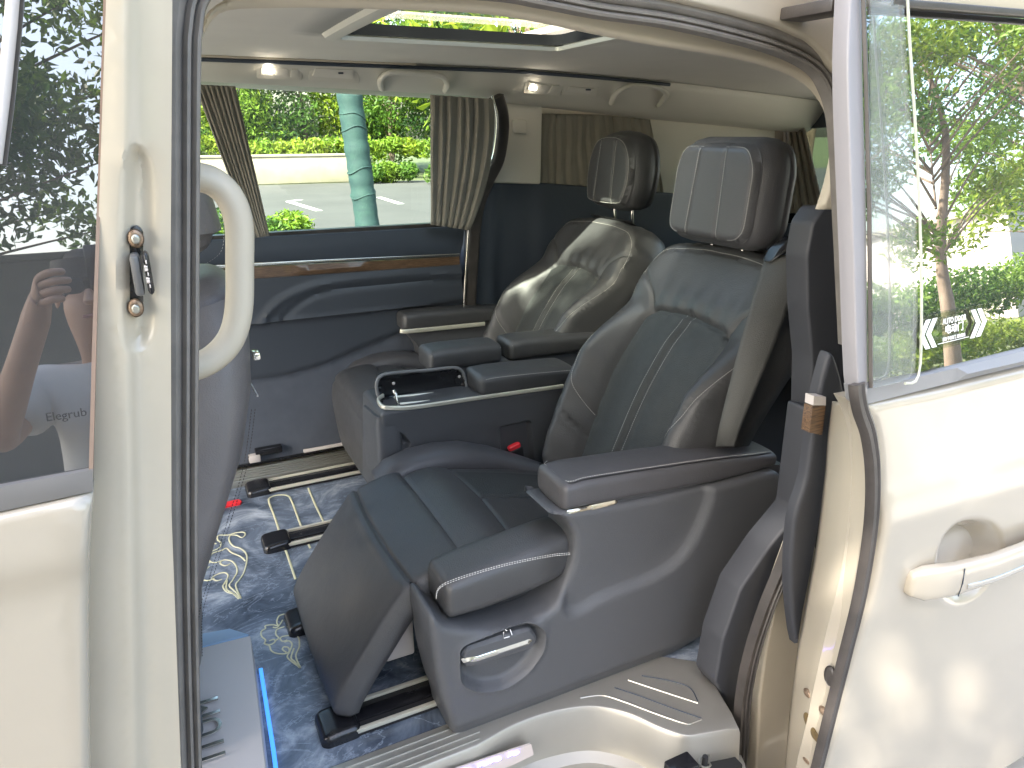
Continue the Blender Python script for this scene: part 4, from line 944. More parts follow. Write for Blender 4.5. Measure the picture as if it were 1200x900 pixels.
    superloft('release_button', [(c + Vector((-.009, -.013, .028)), (.020, 0, .005), (0, .010, 0), 4), (c + Vector((-.014, -.013, .044)), (.021, 0, .006), (0, .010, 0), 4)], RED, bk, 24, ends=.4)
build_console(seat1)

# ------------------------------------------------------------------ captain seat on the far side: same model, leg rest stowed, further back
def copy_tree(o, parent=None):
    c = o.copy(); COL.objects.link(c)
    if parent is not None: c.parent = parent
    for ch in list(o.children): copy_tree(ch, c)
    return c
FDX, FDY = .14, .87
seat2 = seat1.copy(); COL.objects.link(seat2); seat2.location = seat1.location + Vector((FDX, FDY, 0))
seat2['label'] = 'black leather captain seat by the far window with sun patches on its backrest'
piv = Vector((1.02, SY, .25))
TR = Matrix.Translation(piv) @ Matrix.Rotation(math.radians(3.0), 4, 'Y') @ Matrix.Translation(-piv)
inv = Matrix.Translation(-seat1.location)
basen = lambda o: o.name.split('.')[0]
for ch in list(seat1.children):
    n = basen(ch)
    if n in ('backrest', 'back_panel', 'seat_cushion', 'cushion_panel', 'cushion_bolster', 'seat_base') or (n == 'stitching'):
        c = ch.copy(); COL.objects.link(c); c.parent = seat2; c.matrix_parent_inverse = ch.matrix_parent_inverse.copy()
        for g in ch.children:
            d = g.copy(); COL.objects.link(d); d.parent = c; d.matrix_parent_inverse = g.matrix_parent_inverse.copy()
        if n in ('backrest', 'back_panel', 'stitching'): c.matrix_basis = TR
        if n in ('seat_cushion', 'cushion_panel', 'cushion_bolster'): c.matrix_basis = Matrix.Translation((0, 0, .03))
def far_extras(root):
    # leg rest folded down against the seat base
    pf = smooth([(.56, .06), (.535, .10), (.520, .20), (.513, .30), (.525, .365), (.56, .40), (.64, .412), (.70, .405)], 8)
    pr = np.array(pf); ps = np.r_[0, np.cumsum(np.linalg.norm(np.diff(pr, axis=0), axis=1))]; E = float(ps[-1]); yc = SY + FDY + .01
    def fr(y, p, h):
        x = np.interp(p, ps, pr[:, 0]); z = np.interp(p, ps, pr[:, 1]); e = .012
        tx = np.interp(p + e, ps, pr[:, 0]) - np.interp(p - e, ps, pr[:, 0]); tz = np.interp(p + e, ps, pr[:, 1]) - np.interp(p - e, ps, pr[:, 1]); L = math.hypot(tx, tz) or 1
        return (x - tz / L * h, yc + y, z + tx / L * h)
    o = rounded([(-.25, 0), (.25, 0), (.25, E), (-.25, E)], .02)
    relief('leg_rest', o, .013, fr, LEATH, root, lambda P, d: -(.03 - np.sqrt(np.maximum(.0009 - np.clip(.03 - d, 0, .03) ** 2, 0))) - .006 * np.exp(-((P[:, 1] - E * .62) / .006) ** 2), wall=((.0, .04), (-.01, .055)), angle=60)
    # armrest on the window side with its chrome line, and the split armrest on the aisle side
    L1 = superloft('armrest', [((.815, 2.70, .552), (0, .062, 0), (0, 0, .036), 4), ((.9, 2.70, .552), (0, .064, 0), (0, 0, .037), 4), ((1.1, 2.70, .545), (0, .064, 0), (0, 0, .036), 4), ((1.32, 2.70, .530), (0, .06, 0), (0, 0, .030), 4)], LEATH, root, 48, ends=.6)
    L1.location = (0, -.02, 0)
    cs = [(.805, 2.622, .522), (.83, 2.612, .520), (.95, 2.612, .517), (1.16, 2.612, .512)]
    sweep('chrome_strip', smooth(cs, 4), rrect(.012, .017, .004), PALEM, root)
    b = smooth([(.85, .515), (.88, .44), (.90, .30), (.95, .10), (1.25, .10), (1.32, .3), (1.34, .50), (1.1, .512)], 4, True)
    relief('side_panel', b, .03, lambda a, z, h: (a, 2.625 - h, z), FASC, root, None, wall=((0, .08),))
    for (xa, xb, za, zb, dy) in ((.722, .985, .560, .556, 0), (1.008, 1.42, .556, .545, .002)):
        p = superloft('armrest', [((xa, 2.125 + dy, za), (0, .064, 0), (0, 0, .036), 4), ((xa + .06, 2.125 + dy, za + .001), (0, .066, 0), (0, 0, .038), 4), ((xb - .05, 2.125 + dy, zb + .001), (0, .066, 0), (0, 0, .037), 4), ((xb, 2.125 + dy, zb), (0, .064, 0), (0, 0, .035), 4)], LEATH, root, 48, ends=.5)
        dashes('stitching', [([(xa + .01, 2.066 + dy, za + .022), ((xa + xb) / 2, 2.064 + dy, (za + zb) / 2 + .022), (xb - .01, 2.066 + dy, zb + .022)], (0, -.7, .7))], STITCH, p)
    box('armrest_base', (.76, 2.075, .10), (1.40, 2.175, .525), FASC, root, .012)
far_extras(seat2)
build_head(seat2, Vector((1.575, SY + FDY + .005, 1.118)), True, LEATH)

# ------------------------------------------------------------------ near sliding door, slid back
sd = thing('sliding_door', 'pearl white sliding door slid back, with mirrored window and auto door sticker', 'car door', (1.5, .7, .2))
def DY(z): return (.70 + .16 * (z - .86)) if z > .86 else (.70 - .012 * math.sin((.86 - z) * 2.6) + .05 * max(0, .15 - z))
def DXZ(px): return [(US(u, v, DY).x, US(u, v, DY).z) for u, v in px]
def dfr(off): return lambda a, b, h: (a, DY(b) - off - h, b)
edge = smooth(DXZ([(1012, 474), (1024, 500), (1031, 545), (1029, 610), (1017, 690), (998, 765), (980, 840), (964, 905)]), 5)
skin = edge + [(1.10, -.10), (1.12, -.36), (2.10, -.36), (2.10, .838)] + DXZ([(1200, 430)])[::1]
skin = [(a, b) for a, b in edge] + [(edge[-1][0] + .01, -.15), (edge[-1][0] + .03, -.36), (2.10, -.36), (2.10, .835)] + DXZ([(1200, 433), (1100, 457)])
cre = DXZ([(1020, 600), (1100, 578), (1200, 548)]); cre = [(cre[0][0] - .2, cre[0][1])] + cre + [(2.3, cre[-1][1] - .03)]
hb = DXZ([(1094, 642), (1108, 615), (1134, 606), (1160, 614), (1170, 643), (1152, 688), (1122, 706), (1098, 693)]); hb = smooth(hb, 4, True)
def skh(P, d):
    h = np.zeros(len(P))
    L = np.array(cre); v = P[:, 1] - np.interp(P[:, 0], L[:, 0], L[:, 1])
    h += .012 * sstep(-.05, .03, -v) * (1 - sstep(.05, .40, -v)) + .004 * np.exp(-(v / .05) ** 2)
    s = sdist(P, hb); h -= .042 * (1 - sstep(-.032, .004, s)); return h
relief('door_skin', skin, .016, dfr(0), PAINT, sd, skh, rim=.018, rings=((hb, True, [-.03, -.018, -.006, .004, .012]),), wall=((0, .02), (0, .04)), angle=40)
glass = DXZ([(1010, 452), (1008, 330), (1003, 180), (997, 60), (994, -40)]) + [(2.08, 1.47), (2.08, .865)] + DXZ([(1200, 418)])
relief('window_glass', glass, .05, dfr(-.012), MIRROR, sd, None, wall=((0, .005),))
relief('belt_strip', rounded(DXZ([(1002, 452), (1012, 458), (1120, 432), (1210, 409)]) + [(2.10, .885), (2.10, .848)] + DXZ([(1200, 428), (1100, 453), (1014, 475), (1005, 474)]), .006), .02, dfr(-.002), mat('belt_strip_plastic', (.20, .20, .205), .4, bump=.1, bs=400), sd, lambda P, d: .008 * sstep(0, .010, d), wall=((0, .02),))
tz = DXZ([(1052, 2), (1200, 13)]); relief('window_header', [(tz[0][0], tz[0][1]), (tz[1][0], tz[1][1]), (2.1, tz[1][1] + .01), (2.1, 1.56), (tz[0][0] - .1, 1.56), (tz[0][0] - .1, tz[0][1])], .03, dfr(.004), JAMB, sd, lambda P, d: .006 * sstep(0, .012, d), wall=((0, .03),))
sweep('header_seal', [(tz[0][0] - .02, DY(tz[0][1]) - .008, tz[0][1] - .003), (tz[1][0], DY(tz[1][1]) - .008, tz[1][1] - .004), (2.1, DY(tz[1][1]) - .008, tz[1][1] + .006)], rrect(.006, .010, .002), BRUB, sd)
barm = mat('lilac_grey_frame', (.25, .24, .25), .4, coat=.2, bump=.05, bs=300)
bar = DXZ([(991, 90), (992, 40), (997, -40), (1006, -40), (1009, 100), (1013, 250), (1015, 452), (1010, 466), (1003, 445), (998, 300), (993, 170)])
relief('window_pillar', smooth(bar, 3, True), .008, dfr(.004), barm, sd, None, rim=.003, wall=((0, .02), (.0, .024)))
sweep('pillar_seal', [(x, DY(z) - .010, z) for x, z in DXZ([(1003, -40), (1008, 100), (1012, 250), (1014, 452)])], rrect(.004, .006, .001), BRUB, sd)
vis = DXZ([(1013, -30), (1050, -30), (1055, 60), (1062, 160), (1067, 260), (1069, 360), (1066, 436), (1050, 446), (1015, 453)])
relief('rain_visor', vis, .02, lambda a, b, h: (a, DY(b) - .010 - h, b), VISOR, sd, None, wall=((0, .003),))
sweep('visor_edge', [(x, DY(z) - .016, z) for x, z in smooth(vis[1:8], 4)], rrect(.0035, .004, .001), mat('visor_edge_plastic', (.45, .47, .38), .3), sd)
# leading edge: painted shut face, black seal, latch hole and bolts
oL = [US(u, v, DY) for u, v in smooth([(1004, 470), (1018, 500), (1024, 548), (1022, 612), (1010, 690), (992, 765), (972, 845), (956, 910), (930, 1010)], 5)]
iL = [U(u, v, Y=.86) for u, v in smooth([(975, 470), (970, 510), (966, 560), (956, 640), (942, 720), (933, 770), (925, 840), (919, 905), (908, 1010)], 5)]
rows = []
for a, b in zip(oL, iL):
    rows.append([a.lerp(b, t) + Vector((-.010 * math.sin(math.pi * t), .0, 0)) for t in (0, .08, .25, .45, .5, .55, .75, .92, 1)])
Vv = [p for r_ in rows for p in r_]; k9 = 9
Ff = [(i * k9 + k, i * k9 + k + 1, (i + 1) * k9 + k + 1, (i + 1) * k9 + k) for i in range(len(rows) - 1) for k in range(k9 - 1)]
o = mesh('shut_face', Vv, Ff, JAMB, sd); md = o.modifiers.new('s', 'SOLIDIFY'); md.thickness = .012; md.offset = -1
sweep('door_seal', [tuple(US(u, v, DY) + Vector((-.004, -.004, 0))) for u, v in smooth([(1005, 448), (1006, 460), (1010, 480), (1019, 508), (1024, 552), (1022, 612), (1010, 690), (991, 768), (971, 848), (955, 912), (928, 1010)], 6)], [(-.012, -.008), (-.012, .003), (-.006, .007), (-.001, .005), (.002, .008), (.009, .008), (.0125, .002), (.0125, -.008)], BRUB, sd, up=(0, -1, 0), angle=35)
def SF(u, v, t=.7, lift=.004):
    """the point of the shut face that lies on the measured ray"""
    d = Vector(ray(u, v)).normalized(); o = Vector(EYE); best = None
    for a, b in zip(rows[:-1], rows[1:]):
        for k in range(8):
            for s in (0, .25, .5, .75):
                for w in (0, .34, .67):
                    p = a[k].lerp(a[k + 1], s).lerp(b[k].lerp(b[k + 1], s), w); e = ((p - o) - d * (p - o).dot(d)).length
                    if best is None or e < best[0]: best = (e, p)
    return best[1] + Vector((-.004, -.004, 0))
for u, v in ((946, 811), (963, 829), (944, 884)):
    p = SF(u, v); superloft('bolt', [(p + Vector((.004, 0, 0)), (0, .012, .0), (0, 0, .008), 2), (p + Vector((-.006, -.004, 0)), (0, .010, 0), (0, 0, .007), 2)], RUST, sd, 14)
kp = [SF(u, v, .7) for u, v in ((938, 838), (946, 833), (953, 846), (963, 858), (966, 872), (957, 868), (946, 856))]
superloft('latch_hole', [(SF(946, 842), (.002, .012, 0), (.0, 0, .014), 2), (SF(951, 853), (.002, .012, 0), (0, 0, .014), 2), (SF(958, 864), (.002, .010, 0), (0, 0, .010), 2)], mat('latch_brown', (.13, .09, .04), .5, var=.4, vs=80), sd, 18, ends=.2)
p = SF(951, 838, .7); superloft('latch_pawl', [(p + Vector((.002, -.006, .004)), (0, .009, 0), (0, 0, .014), 2), (p + Vector((-.004, -.010, .004)), (0, .008, 0), (0, 0, .012), 2)], WHITE, sd, 16)
p = SF(974, 790, .35); superloft('bump_stop', [(p, (0, .014, 0), (0, 0, .022), 2), (p + Vector((-.010, -.004, 0)), (0, .012, 0), (0, 0, .020), 2)], BRUB, sd, 16)
side_in = [(970, 424), (977, 415), (985, 436), (990, 470), (975, 505), (969, 560), (957, 640), (942, 720), (935, 757), (927, 690), (931, 612), (946, 560), (957, 480)]
relief('inner_trim', smooth(XZ(side_in, .875), 3, True), .012, lambda a, b, h: (a, .875 - h, b), DTRIM, sd, None, rim=.009, wall=((0, .015),))
a = XZ([(956, 465), (970, 466), (970, 476), (955, 476)], .86); relief('trim_end_cap', a, .01, lambda x, z, h: (x, .864 - h, z), SILV, sd, None, wall=((0, .02),))
a = XZ([(955, 477), (970, 477), (966, 511), (951, 508)], .86); relief('wood_strip', a, .01, lambda x, z, h: (x, .865 - h, z), WOOD, sd, None, wall=((0, .02),))
# pull handle
h1, h2, h3 = (US(u, v, DY) for u, v in ((1056, 680), (1098, 670), (1190, 637)))
ex = (h3 - h1).normalized(); off = Vector((0, -.032, 0))
superloft('door_handle', [(h1 + ex * .0 + Vector((0, -.012, 0)), (0, .012, 0), (0, 0, .026), 3.4), (h1 + ex * .03 + Vector((0, -.022, 0)), (0, .016, 0), (0, 0, .034), 3.4), (h2 + Vector((0, -.032, .004)), (0, .015, 0), (0, 0, .034), 3.4), (h2 + ex * .10 + Vector((0, -.040, .008)), (0, .014, 0), (0, 0, .030), 3.4), (h2 + ex * .20 + Vector((0, -.040, .012)), (0, .014, 0), (0, 0, .029), 3.4), (h3 + ex * .10 + Vector((0, -.034, .012)), (0, .014, 0), (0, 0, .032), 3.4), (h3 + ex * .18 + Vector((0, -.014, .010)), (0, .014, 0), (0, 0, .028), 3.4)], PAINT, sd, 40, ends=.7)
s_ = h2 + ex * .002; tube('handle_joint', [s_ + Vector((0, -.0460, .034)), s_ + Vector((0, -.0480, .004)), s_ + Vector((0, -.0460, -.026))], .0012, NAVY, sd, 6)
sweep('chrome_strip', smooth([tuple(h2 + ex * .02 + Vector((0, -.0475, -.008))), tuple(h2 + ex * .10 + Vector((0, -.0540, -.006))), tuple(h2 + ex * .24 + Vector((0, -.0540, .002)))], 6), rrect(.004, .010, .0015), CHROME, sd)
# sticker with arrows on the window
st = thing('door_sticker', 'clear sticker with white double arrows and AUTO DOOR lettering', 'sticker', tuple(US(1121, 383, DY)))
c0, c1, c2 = US(1080, 392, DY), US(1163, 373, DY), US(1081, 408, DY)
cc = US(1121.5, 385, DY); ex = (c1 - c0).normalized(); nn = Vector((0, -1, .16)).normalized(); ey = nn.cross(ex).normalized(); ey = ey if ey.z > 0 else -ey
wS = (c1 - c0).length; hS = (US(1080, 370, DY) - US(1081, 413, DY)).length
def sfr(a, b, h): return tuple(cc + ex * a + ey * b + nn * (-.006 + h))
relief('sticker_sheet', rounded([(-wS / 2, -hS / 2), (wS / 2, -hS / 2), (wS / 2, hS / 2), (-wS / 2, hS / 2)], .004), .03, sfr, glassy('sticker_film', (.80, .84, .78), .0, .2), st, None, wall=((0, .0006),))
for s in (-1, 1):
    for x0 in (.475, .385):
        w = wS * .064; x = x0 * wS; hh_ = hS * .40; k = wS * .085
        pg = [(s * (x - k), hh_), (s * (x - k - w), hh_), (s * (x - w), 0), (s * (x - k - w), -hh_), (s * (x - k), -hh_), (s * x, 0)]
        relief('arrow', pg, .02, lambda a, b, h: sfr(a, b, h + .0012), WHITE, st, None, wall=((0, .0006),))
text('lettering', 'AUTO DOOR', hS * .23, sx=.72, frame=lambda a, b, h: sfr(a, b + hS * .24, h + .001), m=WHITE, parent=st, depth=.0003, bold=.0001)
text('lettering', '电动门', hS * .27, lambda a, b, h: sfr(a, b + hS * .0, h + .001), WHITE, st, depth=.0003, bold=.0002)
text('lettering', '请勿 手动拉门, 请勿撞击', hS * .115, sx=.8, frame=lambda a, b, h: sfr(a, b - hS * .25, h + .001), m=WHITE, parent=st, depth=.0003, bold=.0001)
relief('underline', [(-wS * .22, -hS * .345), (wS * .22, -hS * .345), (wS * .22, -hS * .33), (-wS * .22, -hS * .33)], .05, lambda a, b, h: sfr(a, b, h + .0012), WHITE, st, None, wall=((0, .0006),))

# ------------------------------------------------------------------ front door at the left edge
fdr = thing('front_door', 'pearl white front door with dark tinted window reflecting the photographer', 'car door', (-.4, .86, .2))
def GY(z): return (.855 + .13 * (z - .884)) if z > .884 else .855 - .010 * math.sin((.884 - z) * 2.4)
def GXZ(px): return [(US(u, v, GY).x, US(u, v, GY).z) for u, v in px]
def gfr(off): return lambda a, b, h: (a, GY(b) - off - h, b)
gl = GXZ([(126, -60), (124, 0), (116, 250), (108, 552)]) + [(-1.2, .884), (-1.0, 1.42)]
relief('window_glass', gl, .05, gfr(-.004), TINT, fdr, None, wall=((0, .005),))
relief('edge_trim', GXZ([(122, -60), (129, -60), (126, 0), (119, 200), (113, 400), (109, 552), (104, 552), (108, 400), (115, 200), (121, 0)]), .01, gfr(.001), mat('brown_edge_trim', (.24, .17, .13), .45), fdr, None, wall=((0, .02),))
relief('belt_strip', GXZ([(109, 549), (109, 574), (0, 598)]) + [(-1.2, .858), (-1.2, .900)] + GXZ([(0, 569)]), .015, gfr(.004), mat('grey_belt_strip', (.15, .145, .14), .4), fdr, lambda P, d: .006 * sstep(0, .008, d) - .005 * np.exp(-((d - .011) / .003) ** 2), wall=((0, .02),))
e = GXZ([(109, 576), (105, 650), (103, 720), (104, 850), (106, 1010)])
sk = e + [(e[-1][0], -.36), (-1.3, -.36), (-1.3, .856)] + GXZ([(0, 600)])
cr2 = GXZ([(0, 690), (104, 667)]); cr2 = [(-1.4, cr2[0][1] + .02)] + cr2 + [(.1, cr2[1][1])]
def fsh(P, d):
    L = np.array(cr2); v = P[:, 1] - np.interp(P[:, 0], L[:, 0], L[:, 1])
    return .016 * sstep(-.02, .03, v) * (1 - .5 * sstep(.02, .2, v)) 
relief('door_skin', sk, .022, gfr(0), PAINT, fdr, fsh, rim=.010, wall=((0, .02), (0, .04)))
tube('visor_bar', [tuple(US(u, v, GY) + Vector((0, -.008, 0))) for u, v in ((20, -50), (14, 30), (6, 110), (-4, 190))], .006, SILV, fdr, 8)

# ------------------------------------------------------------------ outside
GZ = -.42
def groundmat():
    return mat('pale_paving', (.31, .295, .265), .85, bump=.3, bs=40, var=.12, vs=.6)
ASPH = mat('sunlit_asphalt', (.048, .050, .048), .9, bump=.4, bs=60, var=.15, vs=.5)
def sheet(name, pts, z, m):
    o = mesh(name, [(x, y, z) for x, y in pts], [tuple(range(len(pts)))], m, None, False); o['kind'] = 'structure'; return o
sheet('ground', [(-250, -250), (250, -250), (250, 250), (-250, 250)], GZ - .012, mat('dry_grass_ground', (.07, .09, .03), .95, var=.3, vs=.8))
sheet('road', [(-40, 3.6), (60, 3.6), (60, 27), (-40, 27)], GZ, ASPH)
sheet('pavement', [(-20, -5.2), (30, -5.2), (30, 3.6), (-20, 3.6)], GZ + .004, groundmat())
PAINTW = mat('road_line_paint', (.5, .5, .47), .7, var=.1, vs=3)
def pline(px, w):
    P = [U(u, v, Z=GZ + .006) for u, v in px]; d = (P[1] - P[0]).normalized(); s = Vector((-d.y, d.x, 0)) * w
    o = mesh('parking_line', [P[0] - s, P[0] + s, P[1] + s, P[1] - s], [(0, 1, 2, 3)], PAINTW, None, False); o['kind'] = 'structure'
pline([(338, 236), (374, 247)], .09); pline([(444, 231), (470, 239)], .09); pline([(338, 236), (352, 234)], .10)
FOL = [mat('leaf_green_%s' % n, c, .5, var=.35, vs=1.2, spec=.3) for n, c in (('bright', (.13, .22, .020)), ('mid', (.060, .13, .016)), ('deep', (.022, .060, .012)), ('lime', (.17, .235, .018)))]
for m in FOL:
    b = m.node_tree.nodes['Principled BSDF']; b.inputs['Subsurface Weight'].default_value = 0
    # light through thin leaves
    N = m.node_tree.nodes; tl = N.new('ShaderNodeBsdfTranslucent'); mx = N.new('ShaderNodeMixShader'); mx.inputs[0].default_value = .38
    col = b.inputs['Base Color'].links[0].from_socket; m.node_tree.links.new(col, tl.inputs[0])
    out = [n for n in N if n.type == 'OUTPUT_MATERIAL'][0]; m.node_tree.links.new(b.outputs[0], mx.inputs[1]); m.node_tree.links.new(tl.outputs[0], mx.inputs[2]); m.node_tree.links.new(mx.outputs[0], out.inputs[0])
BARK = mat('grey_brown_bark', (.16, .12, .085), .9, bump=.8, bs=30, var=.3, vs=9, stretch=(1, 1, .25))
def leaves(name, centres, radii, count, size, mats, parent, seed, flat=.8):
    """small folded leaves spread through uneven clumps"""
    rg = np.random.default_rng(seed); V = []; F = []; MI = []
    C = np.array(centres); Rr = np.array(radii); p = Rr ** 2 / np.sum(Rr ** 2)
    idx = rg.choice(len(C), count, p=p)
    d = rg.normal(size=(count, 3)); d /= np.linalg.norm(d, axis=1)[:, None]; r = rg.random(count) ** .45
    P = C[idx] + d * (Rr[idx] * r)[:, None] * np.array([1, 1, flat])
    cm = rg.integers(0, len(mats), len(C))
    A = rg.normal(size=(count, 3)); A /= np.linalg.norm(A, axis=1)[:, None]; B = np.cross(A, rg.normal(size=(count, 3))); B /= np.linalg.norm(B, axis=1)[:, None]
    N = np.cross(A, B); s = size * rg.uniform(.6, 1.3, count)
    for i in range(count):
        a, b, n, c, k = A[i] * s[i], B[i] * s[i] * .42, N[i] * s[i] * .16, P[i], len(V)
        V += [c - a, c - a * .2 + b + n, c + a, c - a * .2 - b + n]; F += [(k, k + 1, k + 2), (k, k + 2, k + 3)]
        m_ = cm[idx[i]] if rg.random() < .75 else rg.integers(0, len(mats)); MI += [m_, m_]
    me = bpy.data.meshes.new(name); me.from_pydata([tuple(v) for v in V], [], F)
    for m in mats: me.materials.append(m)
    me.polygons.foreach_set('material_index', [int(x) for x in MI]); me.update()
    return link(name, me, parent)
def tree(label, base, h, crown_r, seed, mats, nleaf=6000, leaf=.09, trunk_r=.12, fork=.4, group=None, lean=(0, 0), nclump=16, low=.0, thin=1.0):
    rg = random.Random(seed); b = Vector(base); t = thing('tree', label, 'tree', base, group)
    top = b + Vector((lean[0], lean[1], h)); fk = b.lerp(top, fork) + Vector((rg.uniform(-.1, .1), rg.uniform(-.1, .1), 0))
    pts = smooth([tuple(b), tuple(b.lerp(fk, .5) + Vector((rg.uniform(-.06, .06), rg.uniform(-.06, .06), 0))), tuple(fk), tuple(fk.lerp(top, .5) + Vector((rg.uniform(-.2, .2), rg.uniform(-.2, .2), 0))), tuple(b.lerp(top, .93))], 5)
    n = len(pts); tube('trunk', pts, trunk_r, BARK, t, 9, scale=[1.15 - .95 * i / (n - 1) for i in range(n)], up=(1, 0, 0))
    cs = []; rs = []; lim = []
    for k in range(nclump):
        a = rg.uniform(0, 6.283); z = fork + low + (1 - fork - low) * rg.random() ** .8; rr = crown_r * math.sqrt(max(.08, 1 - ((z - fork) / (1.02 - fork) * 1.5 - .6) ** 2)) * rg.uniform(.35, 1.0)
        c = b.lerp(top, z) + Vector((math.cos(a) * rr, math.sin(a) * rr, rg.uniform(-.15, .15) * h * .3)); cs.append(c); rs.append(crown_r * rg.uniform(.26, .50) * thin)
        s = b.lerp(top, max(fork * .95, z - .22)); lim.append(tube('limb', smooth([tuple(s), tuple(s.lerp(c, .5) + Vector((0, 0, .1))), tuple(c)], 4), trunk_r * .20, BARK, t, 6, scale=[1 - .8 * i / 8 for i in range(9)], up=(.3, .2, 1)))
    join('limbs', lim, t)
    leaves('crown', cs, rs, nleaf, leaf, mats, t, seed); return t
def bush(name, label, cs, rs, n, size, mats, seed, group=None, cat='bush'):
    o = leaves(name, cs, rs, n, size, mats, None, seed, .8); tag(o, label, cat, group); return o
# beyond the far window: low wall, hedge strip, trees, the teal wrapped trunk
WALLM = mat('pale_concrete_wall', (.30, .275, .21), .85, bump=.3, bs=30, var=.12, vs=2)
wl = thing('low_wall', 'low pale concrete retaining wall across the road', 'wall', (8, 29, GZ))
for (x0, x1) in ((-25, 6.9),): box('wall_run', (x0, 27.3, GZ), (x1, 27.8, GZ + .92), WALLM, wl, .03); box('coping', (x0, 27.26, GZ + .92), (x1, 27.84, GZ + 1.0), WALLM, wl, .02)
rg = random.Random(3)
bush('hedge', 'clipped bright green hedge strip along the top of the low wall', [(x, 28.3 + rg.uniform(-.2, .2), GZ + 1.15 + rg.uniform(-.1, .15)) for x in np.arange(-8, 14, .6)], [.48] * 37, 12000, .10, [FOL[0], FOL[3]], 5, cat='hedge')
bush('bush', 'small round bush at the foot of the low wall right of the teal trunk', [(7.3, 26.0, GZ + .35), (7.9, 26.2, GZ + .35), (8.6, 26, GZ + .4), (6.9, 26, GZ + .3)], [.42, .5, .42, .34], 3500, .08, [FOL[1], FOL[0]], 6)
bush('bush', 'low bush row beside the road behind the rear curtain', [(9.2 + .55 * i, 24.5 + .2 * (i % 2), GZ + .3) for i in range(8)], [.5] * 8, 5000, .08, [FOL[0], FOL[1]], 8)
bush('bush', 'dark bush close to the van at the lower corner of the far window', [(1.6, 12.5, GZ + .1), (2.1, 12.8, GZ + .15), (1.2, 12.6, GZ + .2)], [.42, .40, .5], 3500, .06, [FOL[1], FOL[2], FOL[0]], 9)
TEAL = mat('teal_wrap_cloth', (.020, .058, .052), .75, bump=1.0, bs=14, var=.45, vs=9, stretch=(1, 1, 2), col2=(.012, .040, .042))
pl = thing('wrapped_post', 'leaning post wrapped in teal cloth seen through the far window', 'post', (1.92, 7, GZ))
pp = [(1.90, 7.0, GZ), (1.872, 7.0, .40), (1.83, 7.0, 1.0), (1.785, 7.0, 1.64), (1.74, 7, 2.4), (1.70, 7, 3.2)]
S = smooth(pp, 14); tube('post_core', S, .115, TEAL, pl, 20, up=(1, 0, 0), scale=[1 + .03 * math.sin(i * 1.9) + .02 * math.sin(i * 5.1) for i in range(len(S))])
for k, z in enumerate((.32, .71, .93, 1.28, 1.40, 1.86)):
    f = float(np.interp(z, [p[2] for p in pp], [p[0] for p in pp])); rr = .119
    tube('wrap_band', [(f + rr * math.cos(a), 7 + rr * math.sin(a), z + .035 * math.sin(a + k) + .012 * math.sin(3 * a)) for a in np.linspace(0, 6.283, 25)[:-1]], .005, TEAL, pl, 6, closed=True)
mats_far = [[FOL[0], FOL[1], FOL[2]], [FOL[1], FOL[2]], [FOL[0], FOL[3], FOL[1]]]
spots = [(-1.5, 33, 8.5, 3.2, 0), (3.2, 31.5, 6.2, 2.4, 2), (6.4, 33.5, 8.8, 3.2, 1), (9.5, 31.0, 6.0, 2.6, 0), (12.6, 33, 8.5, 3.4, 1), (15.8, 31.5, 6.8, 3.0, 0), (19.5, 33, 8.5, 3.4, 1), (4.8, 36.5, 10, 3.6, 1), (10.8, 37, 11, 4.0, 0), (16, 37.5, 10.5, 4, 2), (24, 35, 9, 4, 0)]
LB = ['tall green tree behind the wall, furthest towards the front of the van', 'small bright tree above the low wall beside the slanting curtain', 'tall dark tree behind the wall just left of the teal post', 'round bushy tree behind the hedge just right of the teal post', 'dark leafy tree beyond the road nearest the rear curtain', 'tree beyond the road hidden mostly by the rear curtain', 'tall dark tree beyond the road behind the quarter window', 'tall tree of the second row beyond the road, left of the teal post', 'broad tall tree in the second row right of the teal post', 'lime tinted tall tree in the second row behind the curtain', 'tree furthest along the road towards the rear']
for i, (x, y, h, r_, k) in enumerate(spots):
    tree(LB[i], (x, y, GZ + .6), h, r_, 20 + i, mats_far[k], 11000, .105, .14, .12, 'trees beyond the road', nclump=22)
us = leaves('woodland_foliage', [(rg.uniform(-8, 26), rg.uniform(30, 38), GZ + rg.uniform(.6, 4.5)) for _ in range(170)], [rg.uniform(.7, 1.6) for _ in range(170)], 60000, .105, [FOL[0], FOL[1], FOL[0], FOL[2], FOL[3]], None, 77)
tag(us, 'dense undergrowth of mixed greens filling the ground between the trees beyond the road', 'undergrowth', None, 'stuff')
# over the roof and behind the van
for i, (x, y, h, r_, lab) in enumerate(((4.5, 8.6, 8.5, 3.2, 'leafy tree by the far side, seen through the sunroof'), (10.5, 9.5, 7.5, 3.2, 'leafy tree behind the van, seen through the tailgate window'))):
    tree(lab, (x, y, GZ), h, r_, 50 + i, [FOL[0], FOL[3], FOL[1]], 9000, .10, .16, .30, None, nclump=22)
